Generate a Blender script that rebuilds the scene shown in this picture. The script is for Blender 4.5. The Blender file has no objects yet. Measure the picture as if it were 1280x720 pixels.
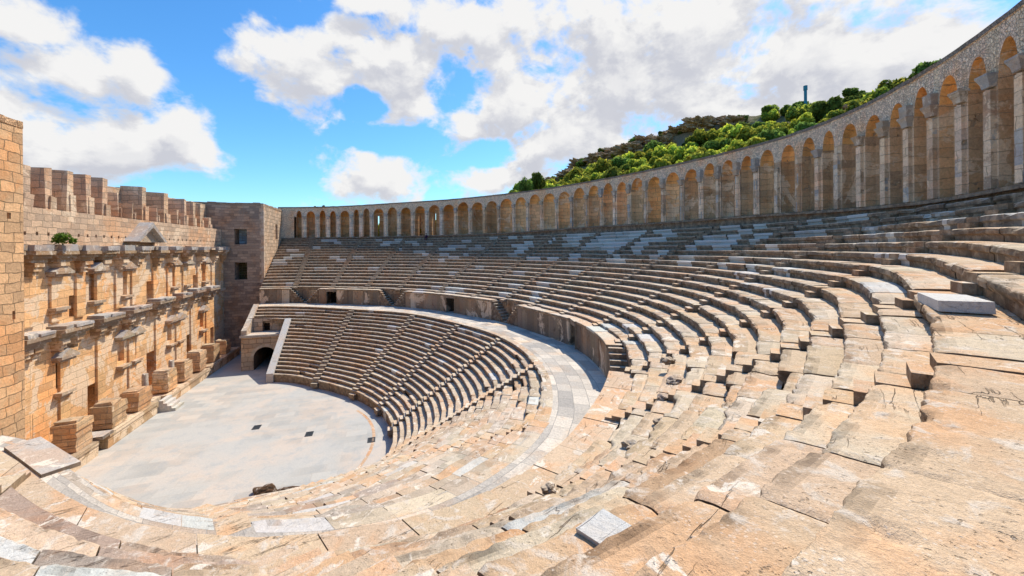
import bpy, math, random
import numpy as np
from mathutils import Vector, Matrix, noise

random.seed(7)
scene = bpy.context.scene
COL = scene.collection
EYE = 15.7                       # camera height above the orchestra floor
rad, deg = math.radians, math.degrees

# ------------------------------------------------------------------ materials
def new_mat(name):
    m = bpy.data.materials.new(name); m.use_nodes = True
    nt = m.node_tree
    for n in list(nt.nodes): nt.nodes.remove(n)
    out = nt.nodes.new('ShaderNodeOutputMaterial')
    return m, nt, out

class NT:
    def __init__(s, nt): s.nt = nt
    def n(s, kind, **kw):
        x = s.nt.nodes.new(kind)
        for k, v in kw.items(): setattr(x, k, v)
        return x
    def l(s, a, b): s.nt.links.new(a, b)
    def math(s, op, a, b=None, clamp=False):
        x = s.n('ShaderNodeMath', operation=op); x.use_clamp = clamp
        for i, q in enumerate((a, b)):
            if q is None: continue
            if isinstance(q, (int, float)): x.inputs[i].default_value = q
            else: s.l(q, x.inputs[i])
        return x.outputs[0]
    def mapr(s, v, a, b, c=0., d=1., smooth=True):
        x = s.n('ShaderNodeMapRange'); x.interpolation_type = 'SMOOTHSTEP' if smooth else 'LINEAR'
        s.l(v, x.inputs[0])
        for i, q in enumerate((a, b, c, d)): x.inputs[i+1].default_value = q
        return x.outputs[0]
    def noise(s, vec, scale, detail=4, rough=.55, dist=0., out=0):
        x = s.n('ShaderNodeTexNoise'); x.inputs['Scale'].default_value = scale
        x.inputs['Detail'].default_value = detail; x.inputs['Roughness'].default_value = rough
        x.inputs['Distortion'].default_value = dist
        if vec is not None: s.l(vec, x.inputs['Vector'])
        return x.outputs[out]
    def mix(s, fac, a, b, blend='MIX'):
        x = s.n('ShaderNodeMix', data_type='RGBA', blend_type=blend)
        for q, sock in ((fac, x.inputs[0]), (a, x.inputs[6]), (b, x.inputs[7])):
            if isinstance(q, (int, float)): sock.default_value = q
            elif isinstance(q, tuple): sock.default_value = (*q, 1)
            else: s.l(q, sock)
        return x.outputs[2]
    def tint(s): 
        x = s.n('ShaderNodeAttribute'); x.attribute_name = 'tint'; return x.outputs['Color']
    def pos(s): return s.n('ShaderNodeNewGeometry').outputs['Position']
    def uv(s): return s.n('ShaderNodeUVMap').outputs[0]
    def bump(s, h, strength, dist, nrm=None):
        x = s.n('ShaderNodeBump'); x.inputs['Strength'].default_value = strength; x.inputs['Distance'].default_value = dist
        s.l(h, x.inputs['Height'])
        if nrm is not None: s.l(nrm, x.inputs['Normal'])
        return x.outputs[0]
    def bsdf(s, out, col, rough=.9, nrm=None, spec=.15):
        b = s.n('ShaderNodeBsdfPrincipled')
        if isinstance(col, tuple): b.inputs['Base Color'].default_value = (*col, 1)
        else: s.l(col, b.inputs['Base Color'])
        b.inputs['Roughness'].default_value = rough
        b.inputs['Specular IOR Level'].default_value = spec
        if nrm is not None: s.l(nrm, b.inputs['Normal'])
        s.l(b.outputs[0], out.inputs[0]); return b

def seat_material(name='weathered_seat_stone', steepf=.76):
    m, nt, out = new_mat(name); t = NT(nt); p = t.pos()
    c = t.tint()
    big = t.noise(p, .55, 4, .6, .4)
    mid = t.noise(p, 2.6, 5, .65, .6)
    fine = t.noise(p, 14, 5, .72)
    grit = t.noise(p, 75, 3, .7)
    # rusty orange weathering, then pale worn skin, then grey lichen
    lum = t.n('ShaderNodeSeparateColor'); t.l(c, lum.inputs[0])
    iswhite = t.mapr(lum.outputs[2], .45, .6)                    # fresh marble keeps its colour
    keep = t.math('SUBTRACT', 1.0, t.math('MULTIPLY', iswhite, .85))
    orange = t.math('MULTIPLY', t.math('MULTIPLY', t.mapr(big, .47, .62), .62), keep)
    c = t.mix(orange, c, t.mix(1.0, c, (1.12, .84, .63), 'MULTIPLY'))
    pale = t.math('MULTIPLY', t.math('MULTIPLY', t.mapr(mid, .53, .66), .8), keep)
    c = t.mix(pale, c, (.72, .61, .49))
    lich = t.math('MULTIPLY', t.math('MULTIPLY', t.mapr(t.noise(p, 6.5, 5, .75, .8), .58, .72), .5), keep)
    c = t.mix(lich, c, (.25, .205, .165))
    pit = t.math('MULTIPLY', t.mapr(t.noise(p, 26, 3, .6), .60, .70), t.mapr(t.noise(p, 2.1, 3), .42, .6))
    c = t.mix(t.math('MULTIPLY', t.math('MULTIPLY', pit, .6), keep), c, (.22, .15, .09))
    crack = pit
    chip = t.n('ShaderNodeTexVoronoi'); chip.inputs['Scale'].default_value = 24.; t.l(p, chip.inputs['Vector'])
    ch = t.math('MULTIPLY', t.mapr(chip.outputs['Distance'], .16, .30, 1., 0.), t.mapr(t.noise(p, 1.9, 3), .45, .6))
    c = t.mix(t.math('MULTIPLY', t.math('MULTIPLY', ch, .5), keep), c, (.80, .67, .54))
    off = t.n('ShaderNodeVectorMath', operation='SUBTRACT'); t.l(p, off.inputs[0]); off.inputs[1].default_value = (-14., 36., 0)
    sp = t.n('ShaderNodeSeparateXYZ'); t.l(off.outputs[0], sp.inputs[0])
    flat = t.n('ShaderNodeCombineXYZ'); t.l(sp.outputs[0], flat.inputs[0]); t.l(sp.outputs[1], flat.inputs[1])
    ln = t.n('ShaderNodeVectorMath', operation='LENGTH'); t.l(flat.outputs[0], ln.inputs[0])
    ang = t.math('ARCTAN2', sp.outputs[1], sp.outputs[0])
    bv = t.n('ShaderNodeCombineXYZ'); t.l(t.math('MULTIPLY', ln.outputs['Value'], 2.6), bv.inputs[0]); t.l(t.math('MULTIPLY', ang, 11.), bv.inputs[1]); t.l(t.math('MULTIPLY', sp.outputs[2], 5.), bv.inputs[2])
    bed = t.math('ABSOLUTE', t.math('SUBTRACT', t.noise(bv.outputs[0], 1.0, 5, .5, 0.), .5))
    fis = t.math('MULTIPLY', t.mapr(bed, .001, .008, 1., 0.), t.mapr(t.noise(p, .8, 2), .52, .62))
    c = t.mix(t.math('MULTIPLY', t.math('MULTIPLY', fis, .65), keep), c, (.17, .11, .065))
    crack = t.math('ADD', pit, t.math('MULTIPLY', fis, 2.))
    lime = t.mapr(t.noise(p, 1.15, 7, .68, .5), .600, .632)
    c = t.mix(t.math('MULTIPLY', t.math('MULTIPLY', lime, .85), keep), c, (.84, .72, .58))
    v = t.math('MULTIPLY_ADD', fine, .62); 
    v.node.inputs[2].default_value = .69
    g = t.mapr(grit, .3, .7, .84, 1.14, False)
    vv = t.math('MULTIPLY', v, g)
    hsv = t.n('ShaderNodeHueSaturation'); t.l(c, hsv.inputs['Color']); t.l(vv, hsv.inputs['Value'])
    # steep faces mix towards a mottled dark brown
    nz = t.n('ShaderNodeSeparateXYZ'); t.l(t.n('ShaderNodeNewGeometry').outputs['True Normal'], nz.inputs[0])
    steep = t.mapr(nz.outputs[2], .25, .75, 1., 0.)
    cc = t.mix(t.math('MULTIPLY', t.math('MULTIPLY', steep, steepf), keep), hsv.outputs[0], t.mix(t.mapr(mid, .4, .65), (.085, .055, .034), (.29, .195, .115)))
    h = t.math('ADD', t.math('MULTIPLY', fine, .6), t.math('MULTIPLY', grit, .22))
    h = t.math('SUBTRACT', h, t.math('MULTIPLY', crack, .35))
    h = t.math('ADD', h, t.math('MULTIPLY', mid, .8))
    nrm = t.bump(h, .85, .05)
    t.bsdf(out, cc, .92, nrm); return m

def masonry_material(name, bw, bh, mortar=.012, plaster=0., distort=.06, dark=.5, mort=(.25, .17, .10), lo=.62):
    m, nt, out = new_mat(name); t = NT(nt); p = t.pos(); uv = t.uv()
    wob = t.noise(p, .9, 3, .5, 0, 1)
    sub = t.n('ShaderNodeVectorMath', operation='SUBTRACT'); t.l(wob, sub.inputs[0]); sub.inputs[1].default_value = (.5, .5, .5)
    scl = t.n('ShaderNodeVectorMath', operation='SCALE'); t.l(sub.outputs[0], scl.inputs[0]); scl.inputs['Scale'].default_value = distort*3
    add = t.n('ShaderNodeVectorMath', operation='ADD'); t.l(uv, add.inputs[0]); t.l(scl.outputs[0], add.inputs[1])
    br = t.n('ShaderNodeTexBrick'); t.l(add.outputs[0], br.inputs['Vector'])
    br.inputs['Scale'].default_value = 1; br.inputs['Brick Width'].default_value = bw; br.inputs['Row Height'].default_value = bh
    br.inputs['Mortar Size'].default_value = mortar; br.inputs['Mortar Smooth'].default_value = .3
    br.inputs['Color1'].default_value = (lo, lo, lo, 1); br.inputs['Color2'].default_value = (1.15, 1.1, 1.02, 1); br.inputs['Mortar'].default_value = (.55, .5, .45, 1)
    br.offset = .5; br.squash = .8; br.squash_frequency = 3
    c = t.mix(1., t.tint(), br.outputs['Color'], 'MULTIPLY')
    big = t.noise(p, .25, 6, .62, .5); mid = t.noise(p, 1.6, 7, .68, .5); fine = t.noise(p, 9, 6, .7)
    c = t.mix(t.math('MULTIPLY', t.mapr(big, .48, .64), .55), c, t.mix(1., c, (1.12, .80, .55), 'MULTIPLY'))
    c = t.mix(t.math('MULTIPLY', t.mapr(mid, .55, .72), dark), c, t.mix(1., c, (.42, .36, .33), 'MULTIPLY'))
    if plaster > 0:
        pl = t.mapr(t.noise(p, .33, 7, .68, .9), .60-plaster*.35, .64-plaster*.35)
        c = t.mix(t.math('MULTIPLY', pl, .8), c, (.84, .63, .43))
    c = t.mix(t.math('MULTIPLY', br.outputs['Fac'], .8), c, mort)
    hs = t.n('ShaderNodeHueSaturation'); t.l(c, hs.inputs['Color']); t.l(t.mapr(fine, .25, .75, .75, 1.22, False), hs.inputs['Value'])
    h = t.math('SUBTRACT', t.math('ADD', t.math('MULTIPLY', mid, .7), t.math('MULTIPLY', fine, .5)), t.math('MULTIPLY', br.outputs['Fac'], .8))
    nrm = t.bump(h, .9, .12)
    t.bsdf(out, hs.outputs[0], .93, nrm); return m

def rubble_material():
    m, nt, out = new_mat('rubble_stone'); t = NT(nt); p = t.pos()
    v = t.n('ShaderNodeTexVoronoi'); v.inputs['Scale'].default_value = 7.5; t.l(p, v.inputs['Vector'])
    e = t.n('ShaderNodeTexVoronoi', feature='DISTANCE_TO_EDGE'); e.inputs['Scale'].default_value = 7.5; t.l(p, e.inputs['Vector'])
    sc = t.n('ShaderNodeSeparateColor'); t.l(v.outputs['Color'], sc.inputs[0])
    c = t.mix(1., t.tint(), t.mix(sc.outputs[0], (.72, .68, .65), (1.15, 1.1, 1.05)), 'MULTIPLY')
    c = t.mix(t.mapr(e.outputs[0], 0, .06, .5, 0.), c, (.27, .20, .15))
    big = t.noise(p, .4, 5, .6)
    c = t.mix(t.math('MULTIPLY', t.mapr(big, .5, .65), .5), c, t.mix(1., c, (1.15, .78, .5), 'MULTIPLY'))
    fine = t.noise(p, 12, 6, .7)
    hs = t.n('ShaderNodeHueSaturation'); t.l(c, hs.inputs['Color']); t.l(t.mapr(fine, .25, .75, .7, 1.25, False), hs.inputs['Value'])
    nrm = t.bump(t.math('ADD', t.mapr(e.outputs[0], 0, .1), fine), .9, .08)
    t.bsdf(out, hs.outputs[0], .93, nrm); return m

def floor_material():
    m, nt, out = new_mat('orchestra_paving'); t = NT(nt); p = t.pos()
    big = t.noise(p, .22, 6, .6, .5); mid = t.noise(p, 1.1, 7, .65, .4); fine = t.noise(p, 9, 6, .7)
    c = t.mix(t.mapr(big, .4, .62), (.50, .475, .43), (.575, .49, .41))
    c = t.mix(t.math('MULTIPLY', t.mapr(mid, .48, .66), .7), c, (.43, .425, .405))
    br = t.n('ShaderNodeTexBrick'); t.l(p, br.inputs['Vector']); br.inputs['Scale'].default_value = 1.
    br.inputs['Brick Width'].default_value = 1.7; br.inputs['Row Height'].default_value = 1.05; br.inputs['Mortar Size'].default_value = .02
    br.inputs['Color1'].default_value = (.78, .79, .80, 1); br.inputs['Color2'].default_value = (1.06, 1.05, 1.03, 1); br.inputs['Mortar'].default_value = (.9, .85, .8, 1)
    slabs = t.mapr(t.noise(p, .13, 3), .42, .54)
    c = t.mix(t.math('MULTIPLY', slabs, .8), c, t.mix(1., c, br.outputs['Color'], 'MULTIPLY'))
    hs = t.n('ShaderNodeHueSaturation'); t.l(c, hs.inputs['Color']); t.l(t.mapr(fine, .25, .75, .86, 1.12, False), hs.inputs['Value'])
    t.bsdf(out, hs.outputs[0], .9, t.bump(t.math('ADD', fine, mid), .3, .03)); return m

def plain_material(name, col, rough=.8, metal=0., nscale=12, amt=.3):
    m, nt, out = new_mat(name); t = NT(nt); p = t.pos()
    n = t.noise(p, nscale, 5, .6)
    hs = t.n('ShaderNodeHueSaturation'); hs.inputs['Color'].default_value = (*col, 1); t.l(t.mapr(n, .25, .75, 1-amt, 1+amt, False), hs.inputs['Value'])
    b = t.bsdf(out, hs.outputs[0], rough, t.bump(n, .3, .02)); b.inputs['Metallic'].default_value = metal
    return m

def leaf_material():
    m, nt, out = new_mat('leaf_green'); t = NT(nt)
    oi = t.n('ShaderNodeObjectInfo'); r = t.mapr(oi.outputs['Random'], 0, 1, .7, 1.3, False)
    hs = t.n('ShaderNodeHueSaturation'); t.l(t.tint(), hs.inputs['Color']); t.l(r, hs.inputs['Value'])
    t.l(t.mapr(oi.outputs['Random'], 0, 1, .475, .51, False), hs.inputs['Hue'])
    d = t.n('ShaderNodeBsdfDiffuse'); tr = t.n('ShaderNodeBsdfTranslucent'); mx = t.n('ShaderNodeMixShader'); mx.inputs[0].default_value = .5
    t.l(hs.outputs[0], d.inputs[0]); t.l(hs.outputs[0], tr.inputs[0]); t.l(d.outputs[0], mx.inputs[1]); t.l(tr.outputs[0], mx.inputs[2]); t.l(mx.outputs[0], out.inputs[0])
    return m

def hill_material():
    m, nt, out = new_mat('hillside_earth'); t = NT(nt); p = t.pos()
    big = t.noise(p, .05, 6, .6); mid = t.noise(p, .4, 7, .7, .5); fine = t.noise(p, 2.5, 6, .7)
    c = t.mix(t.mapr(mid, .4, .65), (.13, .15, .035), (.34, .25, .16))
    nz = t.n('ShaderNodeSeparateXYZ'); t.l(t.n('ShaderNodeNewGeometry').outputs['Normal'], nz.inputs[0])
    c = t.mix(t.mapr(nz.outputs[2], .45, .75, .9, 0.), c, t.mix(fine, (.20, .14, .095), (.52, .37, .26)))
    t.bsdf(out, c, .95, t.bump(t.math('ADD', mid, fine), .8, .8)); return m

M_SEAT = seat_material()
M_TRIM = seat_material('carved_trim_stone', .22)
M_FRONS = masonry_material('scene_wall_masonry', 1.25, .55, .012, plaster=.30, distort=.05, dark=.45, mort=(.40, .26, .15), lo=.8)
M_TOWER = masonry_material('tower_masonry', 1.05, .58, .024, plaster=0., distort=.13, dark=.5, lo=.72)
M_DTOWER = masonry_material('shaded_tower_masonry', .85, .42, .022, plaster=.0, distort=.1, dark=.65, mort=(.33, .25, .19))  # darker, greyer copy of the tower stone: shade put into the front's colour
M_UPPER = masonry_material('upper_wall_masonry', .95, .5, .022, plaster=.06, distort=.09, dark=.45, mort=(.42, .31, .22), lo=.75)
M_PIER = masonry_material('gallery_masonry', .9, .5, .014, plaster=.2, distort=.14, dark=.55, mort=(.48, .34, .22), lo=.76)
M_PODIUM = masonry_material('podium_masonry', 1.1, 2.4, .015, plaster=.1, distort=.03, dark=.75)
M_RUBBLE = rubble_material()
M_WALK = masonry_material('walkway_paving', 1.3, .8, .012, plaster=0., distort=.03, dark=.25, mort=(.50, .46, .41))
M_FLOOR = floor_material()
M_DARK = plain_material('doorway_shadow_stone', (.03, .022, .018), .95)
M_LEAF = leaf_material()
M_HILL = hill_material()
M_CLIFF = plain_material('cliff_rock', (.42, .275, .16), .95, 0., .9, .6)
M_BARK = plain_material('bark', (.10, .07, .05), .9)
M_IRON = plain_material('iron_grate', (.07, .075, .08), .6, .4)
M_BLUE = plain_material('blue_painted_metal', (.05, .22, .30), .5, .2)

# ------------------------------------------------------------------ mesh builder
class MB:
    def __init__(s): s.v = []; s.f = []; s.c = []; s.u = []; s.sm = []
    def quad(s, pts, col, uv=None, smooth=False):
        b = len(s.v); s.v.extend(pts); s.f.append(tuple(range(b, b+len(pts)))); s.c.append(col); s.u.append(uv); s.sm.append(smooth)
    def grid(s, rows, col, uvs=None, smooth=False, colf=None):
        """rows: list of equal-length point lists, shared vertices"""
        b = len(s.v); n = len(rows[0])
        for r in rows: s.v.extend(r)
        for i in range(len(rows)-1):
            for j in range(n-1):
                a = b+i*n+j
                s.f.append((a, a+1, a+n+1, a+n)); s.c.append(col if colf is None else colf(i, j))
                s.u.append(None if uvs is None else (uvs[i][j], uvs[i][j+1], uvs[i+1][j+1], uvs[i+1][j])); s.sm.append(smooth)
    def box(s, x0, x1, y0, y1, z0, z1, col, jit=0., rot=0., open_bottom=False):
        cx, cy = (x0+x1)/2, (y0+y1)/2
        P = []
        for z in (z0, z1):
            for (x, y) in ((x0, y0), (x1, y0), (x1, y1), (x0, y1)):
                dx, dy = x-cx, y-cy
                q = (cx+dx*math.cos(rot)-dy*math.sin(rot)+random.uniform(-jit, jit), cy+dx*math.sin(rot)+dy*math.cos(rot)+random.uniform(-jit, jit), z+(random.uniform(-jit, jit) if z == z1 else 0))
                P.append(q)
        F = [(0, 1, 5, 4), (1, 2, 6, 5), (2, 3, 7, 6), (3, 0, 4, 7), (4, 5, 6, 7)]
        if not open_bottom: F.append((3, 2, 1, 0))
        for f in F: s.quad([P[i] for i in f], col)
    def build(s, name, mat, parent=None, bevel=0.):
        me = bpy.data.meshes.new(name); me.from_pydata(s.v, [], s.f)
        nl = len(me.loops)
        cols = np.empty((nl, 4), np.float32); cols[:, 3] = 1; uvs = np.zeros((nl, 2), np.float32)
        V = np.array(s.v, np.float64) if s.v else np.zeros((0, 3)); k = 0
        for f, c, u in zip(s.f, s.c, s.u):
            n = len(f); cols[k:k+n, :3] = c
            if u is not None: uvs[k:k+n] = u
            else:
                P = V[list(f)]; a = P[1]-P[0]; b = P[-1]-P[0]; nr = np.cross(a, b); L = np.linalg.norm(nr)
                if L < 1e-12: nr = np.array([0, 0, 1.])
                else: nr = nr/L
                if abs(nr[2]) > .75: uvs[k:k+n] = P[:, :2]
                elif abs(nr[0]) > abs(nr[1]): uvs[k:k+n, 0] = P[:, 1]+.37; uvs[k:k+n, 1] = P[:, 2]
                else: uvs[k:k+n, 0] = P[:, 0]; uvs[k:k+n, 1] = P[:, 2]
            k += n
        at = me.color_attributes.new('tint', 'FLOAT_COLOR', 'CORNER'); at.data.foreach_set('color', cols.ravel())
        ul = me.uv_layers.new(name='UVMap'); ul.data.foreach_set('uv', uvs.ravel())
        if any(s.sm): me.polygons.foreach_set('use_smooth', np.array(s.sm, bool))
        me.materials.append(mat); me.update()
        o = bpy.data.objects.new(name, me); COL.objects.link(o)
        if parent is not None:
            o.parent = parent; o.matrix_parent_inverse = parent.matrix_world.inverted()
        if bevel > 0:
            md = o.modifiers.new('edge', 'BEVEL'); md.width = bevel; md.segments = 1; md.limit_method = 'ANGLE'
        return o

def tag(o, label=None, cat=None, group=None, kind=None):
    if label: o['label'] = label
    if cat: o['category'] = cat
    if group: o['group'] = group
    if kind: o['kind'] = kind
    return o
def thing(name, label, cat, loc, group=None):
    o = bpy.data.objects.new(name, None); COL.objects.link(o); o.empty_display_size = .3
    o.location = loc; o.matrix_world = Matrix.Translation(loc)
    return tag(o, label, cat, group)

# ------------------------------------------------------------------ plan of the theatre
CX, CY = -14., 36.
class Ring:
    def __init__(s, pts):
        s.x = [p[0] for p in pts]; s.y = [p[1] for p in pts]; n = len(pts)
        d = [(s.y[i+1]-s.y[i])/(s.x[i+1]-s.x[i]) for i in range(n-1)]
        s.m = [d[0]]+[(d[i-1]+d[i])/2 for i in range(1, n-1)]+[d[-1]]
    def __call__(s, a):
        x, y, m = s.x, s.y, s.m
        if a <= x[0]: return y[0]
        if a >= x[-1]: return y[-1]
        lo = 0; hi = len(x)-1
        while hi-lo > 1:
            k = (lo+hi)//2
            if x[k] <= a: lo = k
            else: hi = k
        h = x[hi]-x[lo]; t = (a-x[lo])/h
        return ((2*t**3-3*t*t+1)*y[lo]+(t**3-2*t*t+t)*h*m[lo]+(-2*t**3+3*t*t)*y[hi]+(t**3-t*t)*h*m[hi])
R_O = Ring([(-110, 8), (-95, 8), (-80, 8), (-65, 9), (-50, 10.3), (-44, 11.3), (-37, 12.6), (-29, 14.2), (-20, 14.9), (-10, 14.6), (4, 14.2), (28, 14), (63, 15.5), (85, 18.5), (100, 19.5)])
R_L = Ring([(-110, 12.5), (-100, 13), (-90, 14.4), (-80, 17.8), (-72, 22), (-66, 24.8), (-61, 26.7), (-56, 27.8), (-50, 28.2), (-44, 28.2), (-31, 27), (-21, 26), (-10, 25), (0, 24.2), (19, 23), (30, 23), (45, 23.7), (69, 25.2), (87, 28.8), (95, 30.6), (100, 31)])
R_P = Ring([(-110, 16), (-100, 16.5), (-90, 17.8), (-80, 21), (-71, 26.7), (-67, 28.9), (-64, 30), (-60, 31), (-54, 31.3), (-47, 31), (-35, 30.5), (-25, 30), (-11, 28.8), (0, 27.4), (14, 26.7), (28, 26.2), (40, 26.6), (77, 29.8), (92, 33.2), (100, 34)])
R_A = Ring([(-110, 30), (-100, 33), (-90, 35), (-80, 36.6), (-72, 37.4), (-68.7, 37.7), (-65, 38), (-60, 38.4), (-55, 38.8), (-48, 39.4), (-41, 40.2), (-30, 40.2), (-20, 40.), (-10, 39.2), (0, 37.85), (14, 36.7), (28, 36.5), (40, 37), (77, 40.9), (92, 42.9), (100, 43.5)])
D_C = Ring([(-110, 1.6), (-80, 1.6), (-68, 1.55), (-60, 1.35), (-50, 1.05), (-40, .95), (-20, .95), (40, 1.0), (100, 1.0)])
R_G = Ring([(-110, 44), (-90, 44), (-78, 44.2), (-70, 44.5), (-60, 45), (-50, 45.7), (-37, 45.8), (-30, 46.3), (-20, 46.6), (-13, 46.3), (-7, 45.3), (5, 43.7), (18, 42.8), (36, 43.3), (47, 44.3), (59, 46), (70, 47.3), (85, 48.5), (97, 49.2), (105, 49.5)])
H_T = Ring([(-110, 9), (-36, 9.1), (-30, 9.), (-23, 8.85), (-13, 8.85), (0, 8.9), (47, 8.9), (59, 8.86), (70, 8.7), (85, 8.12), (95, 7.85), (105, 7.8)])
H_B = Ring([(-110, 2.3), (-36, 2.3), (-29, 2.3), (-22, 2.45), (-12, 2.72), (4, 2.8), (20, 2.84), (39, 2.6), (52, 2.52), (72, 2.42), (93, 2.24), (105, 2.2)])
NU, NLOW = 18, 20
def sstep(a, b, x):
    t = min(1, max(0, (x-a)/(b-a))); return t*t*(3-2*t)
def RU(i, a):                       # front edge of upper row i (may be fractional at 18 = gallery)
    A = R_A(a)
    if i <= 11:
        P = R_P(a)+.9; return P+(A-P)*i/11
    C = A+D_C(a)
    if i <= 12: return A+(C-A)*(i-11)
    return C+(R_G(a)-C)*(i-12)/6
def ZU(i, a):
    b = i/11 if i <= 11 else (18-i)/7
    return EYE-5.6+.44*i-.75*sstep(-38, -58, a)*b if a < -38 else EYE-5.6+.44*i
def RLo(j, a): 
    o = R_O(a); return o+(R_L(a)-o)*j/NLOW
def ZLo(j): return EYE-14.75+j*(6.74/19)
def P3(R, a, z):
    r = rad(a); return (CX+R*math.cos(r), CY+R*math.sin(r), z)
def uv_ring(R, a, z): return (rad(a)*38., z)
Z_WALK = EYE-8.025
Z_POD = EYE-5.8

TAN, GREY, ORNG, PALE, WHITE, BROWN = (.58, .44, .31), (.49, .41, .32), (.62, .40, .235), (.66, .54, .41), (.68, .64, .57), (.36, .26, .18)
def jc(c, a=.07):
    k = 1+random.uniform(-a, a); return tuple(max(.02, q*k*(1+random.uniform(-.02, .02))) for q in c)

def seat_block(mb, Rf, Rb, zt, a0, a1, H, col, lod, jf, jz, sidecol, back=0.):
    """one stone of a seat row: profile swept from angle a0 to a1. Rf, Rb functions of angle, zt function of angle"""
    am = (a0+a1)/2; L = rad(a1-a0)*Rf(am)
    if L < .08: return
    gap = deg((.009 if lod < 2 else .014)/Rf(am)); a0 += gap; a1 -= gap
    lipz = .19+random.uniform(-.03, .03); und = .09
    if lod == 0:
        prof = [('b', 0), ('f', 0.03, 0), ('f', 0, -.035), ('f', 0, -lipz), ('f', und, -lipz-.05), ('f', und+.02, -H)]
        nphi = max(1, int(L/1.2))
    elif lod == 1:
        prof = [('b', 0), ('m', .5), ('f', .07, 0), ('f', .012, -.03), ('f', 0, -.10), ('f', .0, -lipz), ('f', und, -lipz-.06), ('f', und+.02, -H)]
        nphi = max(2, int(L/.3))
    else:
        step = .085 if lod == 2 else .05
        W = Rb(am)-Rf(am); nr = max(3, int(W/step))
        prof = [('b', 0)]+[('m', k/nr) for k in range(1, nr)]+[('f', .05, -.0), ('f', .016, -.008), ('f', .0, -.035), ('f', 0, -.11), ('f', .0, -lipz*.8), ('f', .035, -lipz-.02), ('f', und, -lipz-.10), ('f', und+.02, -H)]
        nphi = max(3, int(L/step))
    if back: prof = [('b', -back)]+prof
    rows = []; nlip = 0
    tilt = random.uniform(-.012, .012)*(1 if lod else .5)
    for k in range(nphi+1):
        s = k/nphi; a = a0+(a1-a0)*s; f = Rf(a)+jf+tilt*(s-.5)*L; b = Rb(a); z = zt(a)+jz; pts = []
        for q in prof:
            if q[0] == 'b': R, dz = b, q[1]
            elif q[0] == 'm': R, dz = b+(f+.075-b)*q[1], 0.
            else: R, dz = f+q[1], q[2]
            x, y, zz = P3(R, a, z+dz)
            if lod >= 1:
                v = Vector((x, y, zz))
                if q[0] == 'f':
                    n1 = noise.noise(v*2.3)*.018+noise.fractal(v*6., .7, 2.1, 5)*.026
                    e = max(0, noise.noise(v*1.1+Vector((7, 3, 1)))+.35*noise.noise(v*4.2)-.22)*(.26 if lod < 3 else .15)       # broken-away bites
                    end = (.02 if min(s, 1-s)*L < .1 else 0)
                    x, y, zz = P3(R+n1+e+end, a, z+dz-(e*.35 if dz > -.2 else 0)-end*.5)
                if lod >= 2 and q[0] != 'f' or (q[0] == 'f' and q[2] > -.06):
                    zz += noise.fractal(v*1.6, .9, 2., 5)*.011+noise.noise(v*11)*.005
                    pit = noise.noise(v*3.4+Vector((1, 9, 4)))
                    if pit > .35: zz -= (pit-.35)*.12
                    if lod >= 2 and min(s, 1-s)*L < .045: zz -= .016
            pts.append((x, y, zz))
        rows.append(pts)
    np_ = len(prof)
    ntop = sum(1 for q in prof if q[0] != 'f')
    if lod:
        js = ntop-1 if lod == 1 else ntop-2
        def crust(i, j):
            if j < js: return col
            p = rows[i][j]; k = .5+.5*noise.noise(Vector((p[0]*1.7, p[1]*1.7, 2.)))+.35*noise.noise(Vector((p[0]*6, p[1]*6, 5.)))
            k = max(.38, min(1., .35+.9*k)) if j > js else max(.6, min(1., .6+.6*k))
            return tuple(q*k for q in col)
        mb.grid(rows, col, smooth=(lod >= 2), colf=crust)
    else: mb.grid(rows, col)
    mb.quad(rows[0][::-1]+[] , sidecol); mb.quad(rows[-1], sidecol)
    # caps run along the profile and close at the back foot
    for r in (0, 1):
        pr = rows[0] if r == 0 else rows[-1]
        bx = pr[0]; foot = (bx[0], bx[1], pr[-1][2])
        i = len(mb.f)-2+r; b = len(mb.v); mb.v.append(foot)
        f = mb.f[i]; mb.f[i] = ((f[0], b)+f[1:]) if False else (f+(b,) if r == 1 else (f[0], )+f[1:]+())
        if r == 0: mb.f[i] = (b,)+f
    return

def seat_row(mb, Rf, Rb, zt, a0, a1, H, colf, jit, lens=(.9, 1.7), lodf=None, white=None, recess=0., back=0.):
    a = a0
    while a < a1-1e-6:
        R = Rf(a); L = random.uniform(*lens); b = a+deg(L/R)
        if a1-b < deg(.5/R): b = a1
        am = (a+b)/2
        lod = lodf(am) if lodf else 0
        col = colf(am)
        jf = random.gauss(0, jit); jz = random.gauss(0, jit*.35) if not back else -.012
        if recess and random.random() < recess: jf += random.uniform(.08, .3); 
        if white:
            for (w0, w1) in white:
                if w0 <= am <= w1: col = jc(WHITE, .05)
        seat_block(mb, Rf, Rb, zt, a, b, H, col, lod, jf, jz, tuple(q*.5 for q in col) if col[2] < .5 else tuple(q*.8 for q in col), back)
        a = b

def lod_at(R, a):
    x, y, _ = P3(R, a, 0); d = math.hypot(x, y); th = math.atan2(x, y)-.2985
    if not -1.0 < th < 1.0 and d > 4: return 0
    return 3 if d < 6.5 else 2 if d < 13 else 1 if d < 30 else 0

# upper aisles, lower aisles (angles in degrees around the orchestra)
UP_A = [-97, -78, -66.5, -57, -48, -38, -27, -17, -6, 5, 16, 27, 42, 57, 68, 78.5, 89, 99]
LO_A = [-97, -66.5, -42, -21.6, -1, 19, 42, 67, 86.6]
def far_end(R, v=-18.3): return 90+deg(math.asin(min(1, (CX-v)/R)))

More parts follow.
